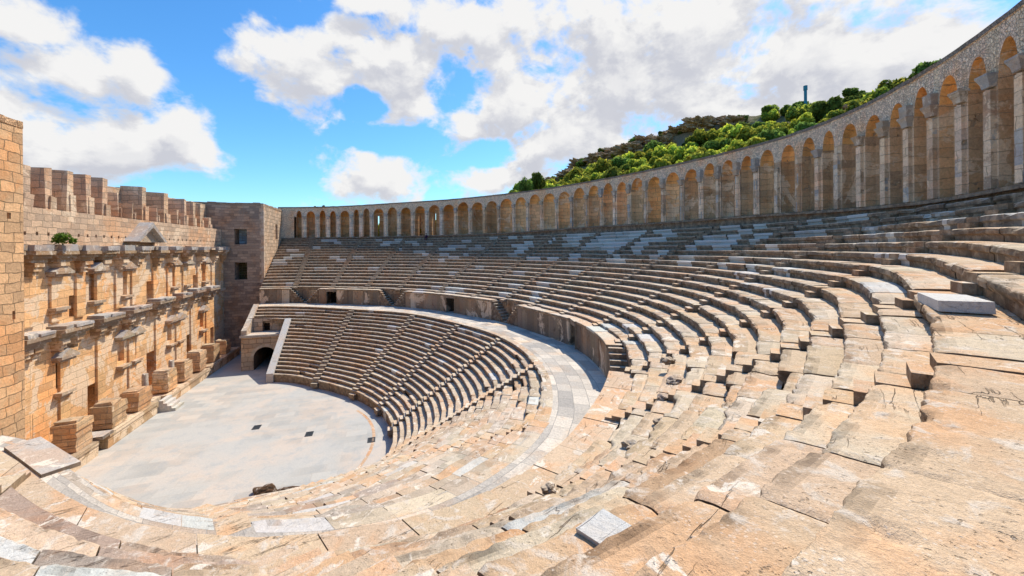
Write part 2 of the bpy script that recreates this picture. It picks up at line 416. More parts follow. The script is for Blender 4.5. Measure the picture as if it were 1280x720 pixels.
SAND = (.64, .50, .36)
PEACH, CREAM = (.66, .475, .31), (.69, .545, .385)
def upcol(i, a):
    r = random.random()
    pw = .05+(.10 if i in (0, 1) else 0)+(.22 if i >= 12 and -25 < a < 60 else 0)+(.14 if i == 11 or i == 10 else 0)*(a > -30)+(.7 if i >= 13 and 5 < a < 16 else 0)+(.12 if i >= 13 and a > -25 else 0)
    if a < -30: pw = .02 if i > 3 and a > -50 else 0.
    if r < pw: return jc(WHITE, .06)
    if a < -60:
        tone = (.86 if i < 9 else .95)+(.2 if i < 9 else .06)*(.5+.5*math.sin(i*2.4+a*.09))
        return tuple(q*tone for q in jc(random.choice([PEACH, PEACH, CREAM, (.52, .38, .28), (.47, .36, .28)] if i < 9 and a < -66 else [PEACH, CREAM, PEACH, ORNG]), .07))
    if a < -40: return jc(random.choice([PEACH, PEACH, CREAM, CREAM, PEACH]), .05)
    if a > 55: return jc(random.choice([TAN, GREY, TAN, TAN, SAND]), .10)
    return jc(random.choice([SAND, SAND, TAN, SAND]), .07)
def locol(j, a):
    if random.random() < .02: return jc(WHITE, .06)
    if a < -52: return jc(random.choice([SAND, PEACH, (.48, .385, .30), CREAM, (.54, .44, .34)]), .10)
    if a < -35: return jc(random.choice([SAND, PALE, PEACH, CREAM, PALE]), .06)
    return jc(random.choice([TAN, TAN, SAND, TAN]), .07)

UPLAB = ["upper seating wedge at the bottom left corner ending by the near tower",
 "upper seating wedge left of the shaded stair at the bottom edge",
 "near upper seating wedge of orange worn blocks right of the bottom stair",
 "near upper seating wedge under the camera with big pitted orange slabs",
 "upper seating wedge at right with tall brown risers and long white slab",
 "upper seating wedge below the stretched tall niches at far right",
 "upper seating wedge just above the nearest podium stair recess",
 "upper seating wedge curving above the shaded end of the walkway",
 "upper seating wedge with checkered white and dark blocks near the top",
 "upper seating wedge topped by solid white marble rows in gallery shade",
 "upper seating wedge above the V shaped stair nearest the bend",
 "upper seating wedge left of the white marble topped wedge",
 "wide upper seating wedge above the podium doorway right of centre",
 "wide upper seating wedge below the seated person in dark clothes",
 "upper seating wedge third from the far grey tower",
 "upper seating wedge second from the far grey tower above a doorway",
 "narrow upper seating wedge touching the far grey tower side"]
LOLAB = ["near lower seating wedge at left between the near tower and the bottom stair",
 "near lower seating wedge of worn pale rows below the white walkway strip",
 "lower seating wedge in the tight bend at the right end of orchestra",
 "lower seating wedge with curved dark risers beside the shaded walkway",
 "lower seating wedge facing us below the V shaped podium stair",
 "lower seating wedge of dark rows in the middle of the far side",
 "lower seating wedge second from the arched side gate",
 "lower seating wedge beside the white ramp of the arched side gate"]

WHITE_UP = {5: [(-62.3, -59.4)], 12: [(-39, -36.5)], 13: [(-34, -30)], 14: [(-33, -26)], 15: [(-41, -36)], 16: [(-36, -31)], 11: [(-20, -18)], 10: [(-23, -21)], 9: [(-26, -24)],
            2: [(-76, -73.5), (-81, -78.8)], 4: [(-79, -75.2)], 1: [(-84, -82), (-72.5, -70)], 6: [(-80, -76.5)], 7: [(-77, -74.5)], 3: [(-71, -69.5)]}
WHITE_LO = {19: [(-73, -61)], 18: [(-82, -79)]}
bpy.context.view_layer.update()

def aisle_half(R, a=0): return deg((.42 if a > -30 or a < -60 else .35)/R)

for k in range(len(UP_A)-1):
    s0, s1 = UP_A[k], UP_A[k+1]; am = (s0+s1)/2
    t = thing('seating_wedge', UPLAB[k], 'stone seating', P3(R_P(am)+1, am, Z_POD), 'upper tier of stone seating')
    for i in range(NU):
        mb = MB(); Rm = RU(i, am)
        a0 = s0+aisle_half(RU(i, s0), s0) if k > 0 else s0
        a1 = s1-aisle_half(RU(i, s1), s1) if k < len(UP_A)-2 else far_end(RU(i, 96))
        a1 = min(a1, far_end(RU(i, min(a1, 96))))
        if a1 <= a0: continue
        Rf = lambda a, i=i: RU(i, a)
        Rb = lambda a, i=i: RU(i+1, a)+.13
        zt = lambda a, i=i: ZU(i, a)
        near = am < -40
        jit = .018 if am > 20 or (near and i >= 9) else .026
        seat_row(mb, Rf, Rb, zt, a0, a1, .78, lambda a, i=i: upcol(i, a), jit, (1.2, 2.6) if near else (1.0, 2.4),
                 lambda a, i=i: lod_at(RU(i, a), a), WHITE_UP.get(i), recess=(.0 if i >= 9 else .06) if am < -24 else (.03 if am < 0 else 0))
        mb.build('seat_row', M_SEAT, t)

for k in range(len(LO_A)-1):
    s0, s1 = LO_A[k], LO_A[k+1]; am = (s0+s1)/2
    t = thing('seating_wedge', LOLAB[k], 'stone seating', P3(R_O(am), am, EYE-15.7), 'lower tier of stone seating')
    for j in range(NLOW):
        mb = MB()
        a0 = s0+aisle_half(RLo(j, s0), s0) if k > 0 else s0
        a1 = s1-aisle_half(RLo(j, s1), s1) if k < len(LO_A)-2 else (86.6 if j < 15 else far_end(RLo(j, 92), -17.6))
        Rf = lambda a, j=j: RLo(j, a)
        Rb = lambda a, j=j: RLo(j+1, a)+(.13 if j < NLOW-1 else 0.)
        zt = lambda a, j=j: ZLo(j)
        H = .62 if j else .98
        seat_row(mb, Rf, Rb, zt, a0, a1, H, lambda a, j=j: locol(j, a), .018 if am > -30 else .03, (.8, 1.8),
                 lambda a, j=j: min(1, lod_at(RLo(j, a), a)), WHITE_LO.get(j), recess=.08 if am < -30 else .01, back=.3 if j == NLOW-1 else 0.)
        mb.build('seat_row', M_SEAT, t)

# aisle stairs
def aisle(mb, RF, ZF, n, a, zbase_front):
    for i in range(n):
        R0, R1, z = RF(i, a), RF(i+1, a)+.05, ZF(i, a)
        zp = ZF(i-1, a) if i else zbase_front
        for (ra, rb, zz, zb) in ((R0, R1, z-.012, z-.7), (R0-(.34 if a > -30 else .24), R0+.02, zp+(z-zp)*.5, zp-.15)):
            hw = .40 if a > -30 or a < -60 else .33; ha, hb = deg(hw/ra), deg(hw/rb); col = jc(SAND if a > -35 else PEACH, .06)
            q = [P3(ra, a-ha, zz), P3(rb, a-hb, zz), P3(rb, a+hb, zz), P3(ra, a+ha, zz)]
            w = [(x, y, zb) for x, y, _ in q]
            mb.quad(q, col)
            for e in range(4): mb.quad([w[e], w[(e+1) % 4], q[(e+1) % 4], q[e]], col)
UAL = ["narrow stair at bottom left beside the lone corner wedge", "shaded stair between seats at the bottom edge of the picture", "narrow stair among orange worn blocks below the camera",
 "narrow stair through the near right blocks with dark notches", "narrow stair below the tall niches at far right", "narrow stair rising from the nearest podium recess",
 "narrow stair above the shaded end of the curved walkway", "narrow stair right of the checkered white blocks", "narrow stair right of the solid white marble rows", "narrow stair left of the solid white marble rows",
 "narrow upper stair left of the V shaped podium recess", "narrow upper stair right of the wide wedge", "narrow upper stair between the two wide far wedges", "upper stair fourth from the far grey tower", "upper stair third from the far grey tower", "upper stair nearest but one to the far tower"]
for n, a in enumerate(UP_A[1:-1]):
    mb = MB(); aisle(mb, RU, ZU, NU, a, Z_POD)
    tag(mb.build('aisle_stair', M_SEAT, None, .025), UAL[n], 'stairs', 'stairs of the upper tier')
LAL = ["lower stair going down to the orchestra at bottom left of centre", "lower stair in the worn near bend of the orchestra", "lower stair crossing the dark curved risers at right",
 "lower stair below the V shaped podium recess", "lower stair in the middle of the far dark rows", "lower stair third from the white ramp", "lower stair nearest to the white ramp"]
for n, a in enumerate(LO_A[1:-1]):
    mb = MB(); aisle(mb, RLo, lambda j, a: ZLo(j), NLOW, a, EYE-15.7+.35)
    tag(mb.build('aisle_stair', M_SEAT), LAL[n], 'stairs', 'stairs of the lower tier')

# ------------------------------------------------------------------ walkway (diazoma), orchestra, ground
def frange(a, b, st):
    n = max(1, int(round((b-a)/st))); return [a+(b-a)*i/n for i in range(n+1)]
mb = MB(); rows = []; uvs = []
for a in frange(-100, 97, 1.5):
    r0, r1 = R_L(a)-.5, R_P(a)+1.2; rows.append([P3(r0+(r1-r0)*s, a, Z_WALK) for s in (0, .33, .66, 1)]); uvs.append([(rad(a)*32, (r1-r0)*s) for s in (0, .33, .66, 1)])
mb.grid(rows, (.70, .63, .55), uvs); tag(mb.build('walkway', M_WALK), kind='structure')
mb = MB(); z = EYE-15.7
rim = [P3(R_O(a)+.6, a, z) for a in frange(-97, 87, 3)]
mb.quad([(-24.2, 30, z), (-24.2, 27, z), (-16, 25, z)]+rim+[(-13, 75, z), (-24.2, 75, z)], (.5, .47, .43))
tag(mb.build('orchestra_floor', M_FLOOR), kind='structure')
mb = MB(); rows = [[P3(R, a, z+.006) for R in (12.75, 13.0)] for a in frange(-36, 30, 2)]
mb.grid(rows, (.58, .38, .24)); tag(mb.build('drain_channel_path', M_SEAT), kind='structure')
mb = MB(); S = 3000
mb.quad([(-S, -S, -.8), (S, -S, -.8), (S, S, -.8), (-S, S, -.8)], (.2, .2, .1)); tag(mb.build('ground', M_HILL), kind='structure')

# ------------------------------------------------------------------ podium wall behind the walkway
pod = thing('podium_wall', 'curved brown podium wall with doorways behind the pale walkway', 'wall', P3(R_P(30), 30, Z_WALK))
VS = [(86, 2.3), (58, 2.3), (13, 2.5), (-33.5, 2.6)]; DOORS = [78, 35, -12]
def podcol(): return jc(random.choice([(.34, .25, .17), (.40, .30, .21), (.30, .23, .17)]), .12)
def pod_panel(a0, a1):
    mb = MB()
    seg = frange(a0, a1, max(.3, deg(1.0/R_P((a0+a1)/2))))
    for p, q in zip(seg[:-1], seg[1:]):
        c = podcol() if random.random() > .07 else jc(PALE)
        mb.quad([P3(R_P(p), p, Z_WALK-.1), P3(R_P(p), p, Z_POD-.2), P3(R_P(q), q, Z_POD-.2), P3(R_P(q), q, Z_WALK-.1)][::-1], c, [(rad(p)*30, 0), (rad(p)*30, 2.2), (rad(q)*30, 2.2), (rad(q)*30, 0)][::-1])
    for a in (a0, a1):
        mb.quad([P3(R_P(a), a, Z_WALK-.1), P3(R_P(a)+1.1, a, Z_WALK-.1), P3(R_P(a)+1.1, a, Z_POD-.2), P3(R_P(a), a, Z_POD-.2)], podcol())
    mb.build('wall_panel', M_PODIUM, pod)
    mb = MB(); a = a0
    while a < a1-1e-6:
        b = min(a1, a+deg(random.uniform(1.2, 2.2)/R_P(a)))
        if a1-b < .8: b = a1
        col = jc(WHITE if random.random() < .14 and a > -30 else PALE if a > -30 else PEACH, .06); z0, z1 = Z_POD-.2, Z_POD+random.uniform(-.015, .015); g = .02
        k = frange(a+g, b-g, 2.)
        rows = [[P3(R_P(x)+1.12, x, z1), P3(R_P(x)-.07, x, z1), P3(R_P(x)-.09, x, z1-.03), P3(R_P(x)-.08, x, z1-.14), P3(R_P(x)+.0, x, z0-.02)] for x in k]
        mb.grid(rows, col); mb.quad(rows[0], col); mb.quad(rows[-1][::-1], col)
        a = b
    mb.build('coping', M_SEAT, pod)
cuts = sorted([(c-w/R_P(c)*57.3, c+w/R_P(c)*57.3) for c, w in VS]+[(d-.75/R_P(d)*57.3, d+.75/R_P(d)*57.3) for d in DOORS])
cur = -99.
for (c0, c1) in cuts+[(97.2, 99)]:
    pod_panel(cur, c0); cur = c1
for d in DOORS:
    h = .75/R_P(d)*57.3; mb = MB(); R = R_P(d)
    A, B = P3(R, d-h, 0), P3(R, d+h, 0); A2, B2 = P3(R+2.2, d-h, 0), P3(R+2.2, d+h, 0)
    zt, zb = Z_POD-.42, Z_WALK
    def w(p, z): return (p[0], p[1], z)
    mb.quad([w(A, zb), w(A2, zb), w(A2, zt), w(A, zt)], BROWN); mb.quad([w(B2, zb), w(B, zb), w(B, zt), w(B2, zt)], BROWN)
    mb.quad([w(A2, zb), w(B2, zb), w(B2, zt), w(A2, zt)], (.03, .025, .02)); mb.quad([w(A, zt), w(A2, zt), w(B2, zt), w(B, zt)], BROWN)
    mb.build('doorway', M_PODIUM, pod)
    mb = MB(); A3, B3 = P3(R+1.1, d-h, 0), P3(R+1.1, d+h, 0); A0, B0 = P3(R-.05, d-h*1.15, 0), P3(R-.05, d+h*1.15, 0)
    q = [w(A0, zt), w(B0, zt), w(B3, zt), w(A3, zt)]; u = [w(p, Z_POD) for p in q]
    mb.quad(u, PALE); mb.quad([q[0], q[1], u[1], u[0]], PALE); mb.quad([q[1], q[2], u[2], u[1]], PALE); mb.quad([q[3], q[0], u[0], u[3]], PALE); mb.quad(q[::-1], BROWN)
    mb.build('lintel', M_SEAT, pod)
for c, wd in VS:
    w2 = wd/R_P(c)*57.3; n = 8
    mb = MB()
    seg = frange(c-w2, c+w2, w2/3)
    for p, q in zip(seg[:-1], seg[1:]): mb.quad([P3(R_P(p)+1.0, p, Z_WALK-.1), P3(R_P(q)+1.0, q, Z_WALK-.1), P3(R_P(q)+1.0, q, Z_POD+.1), P3(R_P(p)+1.0, p, Z_POD+.1)], podcol())
    mb.build('recess_panel', M_PODIUM, pod)
    for sgn in (-1, 1):
        mb = MB()
        for k in range(n):
            a0 = c+sgn*w2*k/n; a1 = c+sgn*w2*(k+1)/n; z = Z_WALK+(Z_POD-Z_WALK)*(k+.6)/n
            col = jc(PALE)
            pts = [P3(R_P(a0)+.02, a0, z), P3(R_P(a1)+.02, a1, z), P3(R_P(a1)+.99, a1, z), P3(R_P(a0)+.99, a0, z)]
            lo = [(x, y, Z_WALK-.05) for x, y, _ in pts]
            mb.quad(pts, col); mb.quad([lo[0], lo[1], pts[1], pts[0]], podcol()); mb.quad([lo[3], lo[0], pts[0], pts[3]], jc(TAN))
        mb.build('stair_flight', M_SEAT, pod)

# ------------------------------------------------------------------ gallery on top of the seats
PH = [92.9, 90.9, 88.2, 86.0, 83.8, 80.9, 78.7, 76.3, 73.0, 69.8, 66.4, 62.8, 59.0, 55.1, 51.1, 47.1, 43.1, 38.9, 35.1, 31.3, 27.3, 23.4, 19.7, 16.2, 13.2, 10.2, 6.9, 3.6, 0.4, -2.6, -5.2, -7.8, -10.1, -12.6, -15.1, -17.5, -19.7, -22.2, -24.7, -27.0, -29.2, -31.6, -33.9, -36.1, -38.4, -40.8, -43.2]
gal = thing('arcade_gallery', 'long curved stone arcade of arched niches crowning the top of the seats', 'gallery', P3(R_G(20), 20, EYE+2.5))
WARM, WARM2, PINK, LIGHT, SLATE = (.78, .51, .29), (.82, .49, .24), (.95, .75, .57), (.80, .65, .52), (.44, .43, .42)
def zT(a): return EYE+H_T(a)+.06*noise.noise(Vector((a*.9, 3, 1)))
def zB(a): return EYE+H_B(a)
def ringface(mb, pts, col):   # pts as (R,a,z)
    mb.quad([P3(*p) for p in pts], col, [uv_ring(*p) for p in pts])
SLITS = (7, 10, 11)
par = MB(); archm = []
for k in range(len(PH)-1):
    pa, pb = PH[k+1], PH[k]                       # increasing angle
    R = R_G((pa+pb)/2); pw = deg((.40 if k < 16 else .36)/R)
    a0, a1 = pa+pw, pb-pw; mid, half = (a0+a1)/2, (a1-a0)/2
    B = zB(mid); T = H_T(mid); spr = EYE+H_B(mid)+(T-H_B(mid))*.69; top = EYE+H_B(mid)+(T-H_B(mid))*(.885+random.uniform(-.03, .02))
    n = 12
    arch = [(mid-half*math.cos(math.pi*i/n), spr+(top-spr)*math.sin(math.pi*i/n)**.95) for i in range(n+1)]
    for (p, zp), (q, zq) in zip(arch[:-1], arch[1:]): ringface(par, [(R_G(p), p, zp), (R_G(q), q, zq), (R_G(q), q, zT(q)), (R_G(p), p, zT(p))][::-1], jc(PINK, .04))
    ringface(par, [(R_G(p), p, z) for p, z in ((pa, spr), (a0, spr), (a0, zT(a0)), (pa, zT(pa)))][::-1], jc(PINK, .04))
    ringface(par, [(R_G(p), p, z) for p, z in ((a1, spr), (pb, spr), (pb, zT(pb)), (a1, zT(a1)))][::-1], jc(PINK, .04))
    # niche: jambs, barrel, apse and half dome
    mb = MB(); wc = jc((.60, .40, .24) if k > 27 and random.random() < .7 else WARM if k < 20 or random.random() < .6 else WARM2, .12); dc = jc((.84, .47, .19), .1); D1 = .45+(1.2 if k < 16 else 0); D2 = min(1.3, rad(half)*R)*(1.0 if k < 16 else .72)
    for p in (a0, a1): ringface(mb, [(R_G(p)-.02, p, B), (R+D1+.01, p, B), (R+D1+.01, p, spr), (R_G(p)-.02, p, spr)], tuple(x*1.1 for x in wc))
    for (p, zp), (q, zq) in zip(arch[:-1], arch[1:]): ringface(mb, [(R_G(p), p, zp), (R+D1+.01, p, zp), (R+D1+.01, q, zq), (R_G(q), q, zq)], dc)
    m = 10
    th = [math.pi*i/m for i in range(m+1)]
    for i in range(m):
        if k in SLITS and i == 7: continue
        p0, p1 = (mid-half*math.cos(th[i]), D1+D2*math.sin(th[i])), (mid-half*math.cos(th[i+1]), D1+D2*math.sin(th[i+1]))
        ringface(mb, [(R+p0[1], p0[0], B), (R+p1[1], p1[0], B), (R+p1[1], p1[0], spr), (R+p0[1], p0[0], spr)][::-1], wc)
    for j in range(5):
        l0, l1 = math.pi/2*j/5, math.pi/2*(j+1)/5
        for i in range(m):
            def q(t, l): return (R+D1+D2*math.sin(t)*math.cos(l), mid-half*math.cos(t)*math.cos(l), spr+(top-spr)*math.sin(l))
            ringface(mb, [q(th[i], l0), q(th[i+1], l0), q(th[i+1], l1), q(th[i], l1)][::-1], dc)
    ringface(mb, [(R_G(a0)-.02, a0, B), (R+D1+D2, a0, B), (R+D1+D2, a1, B), (R_G(a1)-.02, a1, B)], (.4, .35, .3))
    # string course at the springing
    for (p, q) in ((th[i], th[i+1]) for i in range(m)):
        f = lambda t, e: (R+D1+(D2-e)*math.sin(t), mid-half*(1-.04*(e > 0))*math.cos(t))
        A0, A1 = f(p, .07), f(q, .07)
        ringface(mb, [(A0[0], A0[1], spr-.16), (A1[0], A1[1], spr-.16), (A1[0], A1[1], spr), (A0[0], A0[1], spr)][::-1], tuple(x*.9 for x in wc))
    mb.build('niche', M_PIER, gal)
    archm.append((pa, pb, spr))
    # pier between this niche and the next
    lightc = jc(LIGHT if k < 12 else random.choice([(.80, .58, .40), (.66, .45, .28), (.58, .42, .29), (.84, .63, .46)]), .08)
    mb = MB(); pr = pa; w0 = deg((.40 if k < 16 else .36)/R); Bp = zB(pr); Rp = R_G(pr)
    ringface(mb, [(Rp-.01, pr-w0, Bp-.02), (Rp-.01, pr+w0, Bp-.02), (Rp-.01, pr+w0, spr), (Rp-.01, pr-w0, spr)][::-1], lightc)
    # engaged half column or square pilaster
    cz = spr-.55; seg = 8; rr = .24
    if k % 3 == 2 or k > 33:
        prof = [(-.19, 0.), (-.19, -.2), (.19, -.2), (.19, 0.)]
    else: prof = [(-rr*math.cos(math.pi*i/seg), -rr*1.05*math.sin(math.pi*i/seg)) for i in range(seg+1)]
    broken = random.random() < .12 and k > 14
    hgt = cz if not broken else Bp+(cz-Bp)*random.uniform(.35, .8)
    for (x0, y0), (x1, y1) in zip(prof[:-1], prof[1:]):
        zs = frange(Bp, hgt, .75)
        for zl, zh in zip(zs[:-1], zs[1:]):
            c2 = jc(lightc if random.random() < .7 else random.choice([(.50, .47, .44), (.62, .43, .3)]), .06) if k > 12 else lightc
            ringface(mb, [(Rp+y0, pr+deg(x0/Rp), zl), (Rp+y1, pr+deg(x1/Rp), zl), (Rp+y1, pr+deg(x1/Rp), zh), (Rp+y0, pr+deg(x0/Rp), zh)][::-1], c2)
    pier = mb.build('pier', M_PIER, gal)
    if random.random() < .9:
        mb = MB(); cc = jc(random.choice([SLATE, (.46, .41, .36), (.42, .41, .41), (.52, .42, .32)]), .12)
        lv = [(.22, .24, cz+.1), (.25, .28, cz+.3), (.32, .36, spr-.06), (.35, .40, spr+.02), (.35, .40, spr+.1)]
        if random.random() < .6 and k > 10: lv += [(.28, .30, spr+.12), (.30, .34, spr+.14+random.uniform(.2, .6))]
        jx = random.uniform(-.03, .03)
        rows = []
        for (hw, pj, zz) in lv: rows.append([P3(Rp+.02, pr+deg((jx-hw)/Rp), zz), P3(Rp-pj, pr+deg((jx-hw*.92)/Rp), zz), P3(Rp-pj, pr+deg((jx+hw*.92)/Rp), zz), P3(Rp+.02, pr+deg((jx+hw)/Rp), zz)])
        mb.grid(rows, cc); mb.quad(rows[-1], cc); mb.quad(rows[0][::-1], cc)
        mb.build('capital', M_TRIM, pier)
# ends of the front wall beyond the last piers
for (a, b) in ((92.9, 96.), (-60., PH[-1])):
    sg = frange(a, b, 2.)
    for p, q in zip(sg[:-1], sg[1:]): ringface(par, [(R_G(p), p, zB(p)-.3), (R_G(q), q, zB(q)-.3), (R_G(q), q, zT(q)), (R_G(p), p, zT(p))][::-1], jc(PINK, .05))
par.build('parapet', M_RUBBLE, gal)
mb = MB(); sg = frange(-60, 96, .8)
for p, q in zip(sg[:-1], sg[1:]):
    mb.quad([P3(R_G(p)-.06, p, zT(p)+.10), P3(R_G(p)+3.6, p, zT(p)+.02), P3(R_G(q)+3.6, q, zT(q)+.02), P3(R_G(q)-.06, q, zT(q)+.10)], PINK)
    mb.quad([P3(R_G(p)-.06, p, zT(p)-.12), P3(R_G(q)-.06, q, zT(q)-.12), P3(R_G(q)-.06, q, zT(q)+.10), P3(R_G(p)-.06, p, zT(p)+.10)], jc((.33, .28, .24)))
    mb.quad([P3(R_G(p)-.06, p, zT(p)-.12), P3(R_G(p)+.01, p, zT(p)-.14), P3(R_G(q)+.01, q, zT(q)-.14), P3(R_G(q)-.06, q, zT(q)-.12)], PINK)
mb.build('roof', M_RUBBLE, gal)
mb = MB(); slit_a = [(PH[k]+PH[k+1])/2+ (PH[k]-PH[k+1])*.12 for k in SLITS]
for p, q in zip(sg[:-1], sg[1:]):
    if any(abs((p+q)/2-s) < .9 for s in slit_a): continue
    ringface(mb, [(R_G(p)+3.6, p, 0), (R_G(q)+3.6, q, 0), (R_G(q)+3.6, q, zT(q)+.02), (R_G(p)+3.6, p, zT(p)+.02)], PINK)
mb.build('outer_wall', M_RUBBLE, gal)
mb = MB()
for p, q in zip(sg[:-1], sg[1:]):
    c = jc(random.choice([TAN, GREY, PALE, GREY]), .1)
    ringface(mb, [(R_G(p)-.02, p, EYE+1.2), (R_G(q)-.02, q, EYE+1.2), (R_G(q)-.02, q, zB(q)), (R_G(p)-.02, p, zB(p))][::-1], c)
    mb.quad([P3(R_G(p)-.34, p, zB(p)-.06), P3(R_G(p)+.02, p, zB(p)-.03), P3(R_G(q)+.02, q, zB(q)-.03), P3(R_G(q)-.34, q, zB(q)-.06)], c)
    mb.quad([P3(R_G(p)-.34, p, zB(p)-.22), P3(R_G(p)-.34, p, zB(p)-.06), P3(R_G(q)-.34, q, zB(q)-.06), P3(R_G(q)-.34, q, zB(q)-.22)][::-1], c)
mb.build('base_step', M_SEAT, gal)

# ------------------------------------------------------------------ walls with recessed openings; default backs painted near-black for inner shade
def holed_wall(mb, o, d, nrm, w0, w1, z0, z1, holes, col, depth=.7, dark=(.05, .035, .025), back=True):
    """wall plane through o (x,y) along unit d, facing nrm; holes: (a,b,za,zb[,depth])"""
    us = sorted({w0, w1, *[h[0] for h in holes], *[h[1] for h in holes]}); zs = sorted({z0, z1, *[h[2] for h in holes], *[h[3] for h in holes]})
    us = [u for u in us if w0 <= u <= w1]; zs = [z for z in zs if z0 <= z <= z1]
    P = lambda u, z, dep=0.: (o[0]+d[0]*u-nrm[0]*dep, o[1]+d[1]*u-nrm[1]*dep, z)
    flip = (d[0]*nrm[1]-d[1]*nrm[0]) > 0
    for ua, ub in zip(us[:-1], us[1:]):
        for za, zb in zip(zs[:-1], zs[1:]):
            um, zm = (ua+ub)/2, (za+zb)/2
            if any(h[0] < um < h[1] and h[2] < zm < h[3] for h in holes): continue
            q = [P(ua, za), P(ub, za), P(ub, zb), P(ua, zb)]
            mb.quad(q[::-1] if flip else q, col, [(ua, za), (ub, za), (ub, zb), (ua, zb)][::-1 if flip else 1])
    for h in holes:
        a, b, za, zb = h[:4]; dep = h[4] if len(h) > 4 else depth; dk = h[5] if len(h) > 5 else dark
        for q in ([P(a, za), P(a, za, dep), P(a, zb, dep), P(a, zb)], [P(b, za, dep), P(b, za), P(b, zb), P(b, zb, dep)], [P(a, zb), P(a, zb, dep), P(b, zb, dep), P(b, zb)], [P(a, za, dep), P(a, za), P(b, za), P(b, za, dep)]): mb.quad(q, col)
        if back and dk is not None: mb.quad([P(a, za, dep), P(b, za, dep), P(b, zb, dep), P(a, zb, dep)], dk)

H = lambda h: EYE+h
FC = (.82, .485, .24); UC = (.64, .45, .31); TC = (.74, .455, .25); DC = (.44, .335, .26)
# stage building -------------------------------------------------
sb = thing('stage_building', 'tall sunlit orange stage building wall with cornices, niches and buttresses', 'building', (-24, 52, 0))
VW = -24.
holes = []
for (a, b, z0, z1) in ((43.1, 44.7, -14.6, -11.3), (51.9, 53.7, -14.6, -10.7), (60.8, 62.4, -14.6, -10.6), (68.0, 69.2, -14.6, -11.0), (36.4, 37.6, -14.6, -11.5)): holes.append((a, b, H(z0), H(z1), 1.4))
for (a, b, z0, z1) in ((41.1, 42.1, -5.2, -3.5), (52.0, 53.1, -5.1, -3.2), (62.7, 63.8, -4.9, -3.2)): holes.append((a, b, H(z0), H(z1), .9))
NI = [39.7, 43.9, 48.1, 57.4, 60.6, 66.0]
for u in NI: holes.append((u-.55, u+.55, H(-4.2), H(-1.9), .35, FC))
for u in (40.2, 47.6, 49.6, 56.6, 58.6, 65.2): holes.append((u-.5, u+.5, H(-10.4), H(-8.4), .35, FC))
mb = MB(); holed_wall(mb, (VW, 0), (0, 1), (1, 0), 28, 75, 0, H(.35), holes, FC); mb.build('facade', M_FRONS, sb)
mb = MB(); bh = [(u, u+.22, H(1.2), H(1.45), .3) for u in frange(31, 72, 1.05)]
holed_wall(mb, (-24.25, 0), (0, 1), (1, 0), 28, 75, H(.35), H(3.2), bh, UC); mb.quad([(-24.0, 28, H(.35)), (-24.0, 75, H(.35)), (-24.25, 75, H(.35)), (-24.25, 28, H(.35))], UC)
mb.quad([(-24.25, 28, H(3.2)), (-24.25, 75, H(3.2)), (-26.2, 75, H(3.2)), (-26.2, 28, H(3.2))], UC); mb.build('upper_wall', M_UPPER, sb)
mb = MB(); seg = frange(28, 75, 1.0); BT = Ring([(28, 5.3), (38, 5.35), (46, 5.8), (50, 6.4), (57, 6.6), (72, 6.95), (76, 7)])
for a, b in zip(seg[:-1], seg[1:]):
    za, zb = H(BT(a)), H(BT(b))
    j0 = .12*noise.noise(Vector((a*.8, 1, 5)))
    mb.quad([(-26.2, a, H(3.2)), (-26.2, b, H(3.2)), (-26.2, b, zb+j0), (-26.2, a, za+j0)], jc(UC, .03)); mb.quad([(-26.2, a, za+j0), (-26.2, b, zb+j0), (-27.6, b, zb+j0), (-27.6, a, za+j0)], UC)
    mb.quad([(-27.6, b, 0), (-27.6, a, 0), (-27.6, a, za+j0), (-27.6, b, zb+j0)], UC)
mb.build('back_wall', M_UPPER, sb)
for (a, b, z) in ((36.5, 38.3, 6.15), (38.8, 40.4, 6.35), (40.9, 42.5, 6.5), (43.1, 44.7, 6.6), (45.2, 46.8, 6.6), (47.4, 48.5, 5.5), (49.7, 50.8, 4.8), (51.5, 53.2, 6.75), (54.3, 55.4, 4.9), (55.9, 57.8, 6.7), (58.9, 60.2, 5.0), (60.8, 62.3, 6.5), (63.3, 64.7, 6.45), (65.5, 67.0, 6.4), (68.1, 69.8, 4.7), (33.6, 35.4, 6.1), (31, 32.8, 6.1)):
    a += .7; mb = MB(); c = jc(UC, .1); z1 = H(z)
    mb.box(-26.3, -24.4, a, b-.22, H(3.2), z1, c, .06, open_bottom=True); mb.box(-26.3, -24.3, a+.3, b+.02, H(3.2), H(3.2)+(z1-H(3.2))*random.uniform(.3, .45), jc(UC, .1), .04, open_bottom=True)
    mb.build('buttress', M_UPPER, sb)
def ledge(mb, v0, v1, u0, u1, z0, z1, col, steps=3):
    """moulded block projecting from v0 to v1, stepping outwards to the top"""
    for s in range(steps):
        f0 = (s+.0)/steps; f1 = (s+1.)/steps; d = v0+(v1-v0)*(.45+.55*f1); e = .25*(1-f1)
        mb.box(v0-.05, d, u0+e, u1-e, z0+(z1-z0)*f0, z0+(z1-z0)*f1-.004, jc(col, .06), .02)
GREYB = (.44, .40, .37)
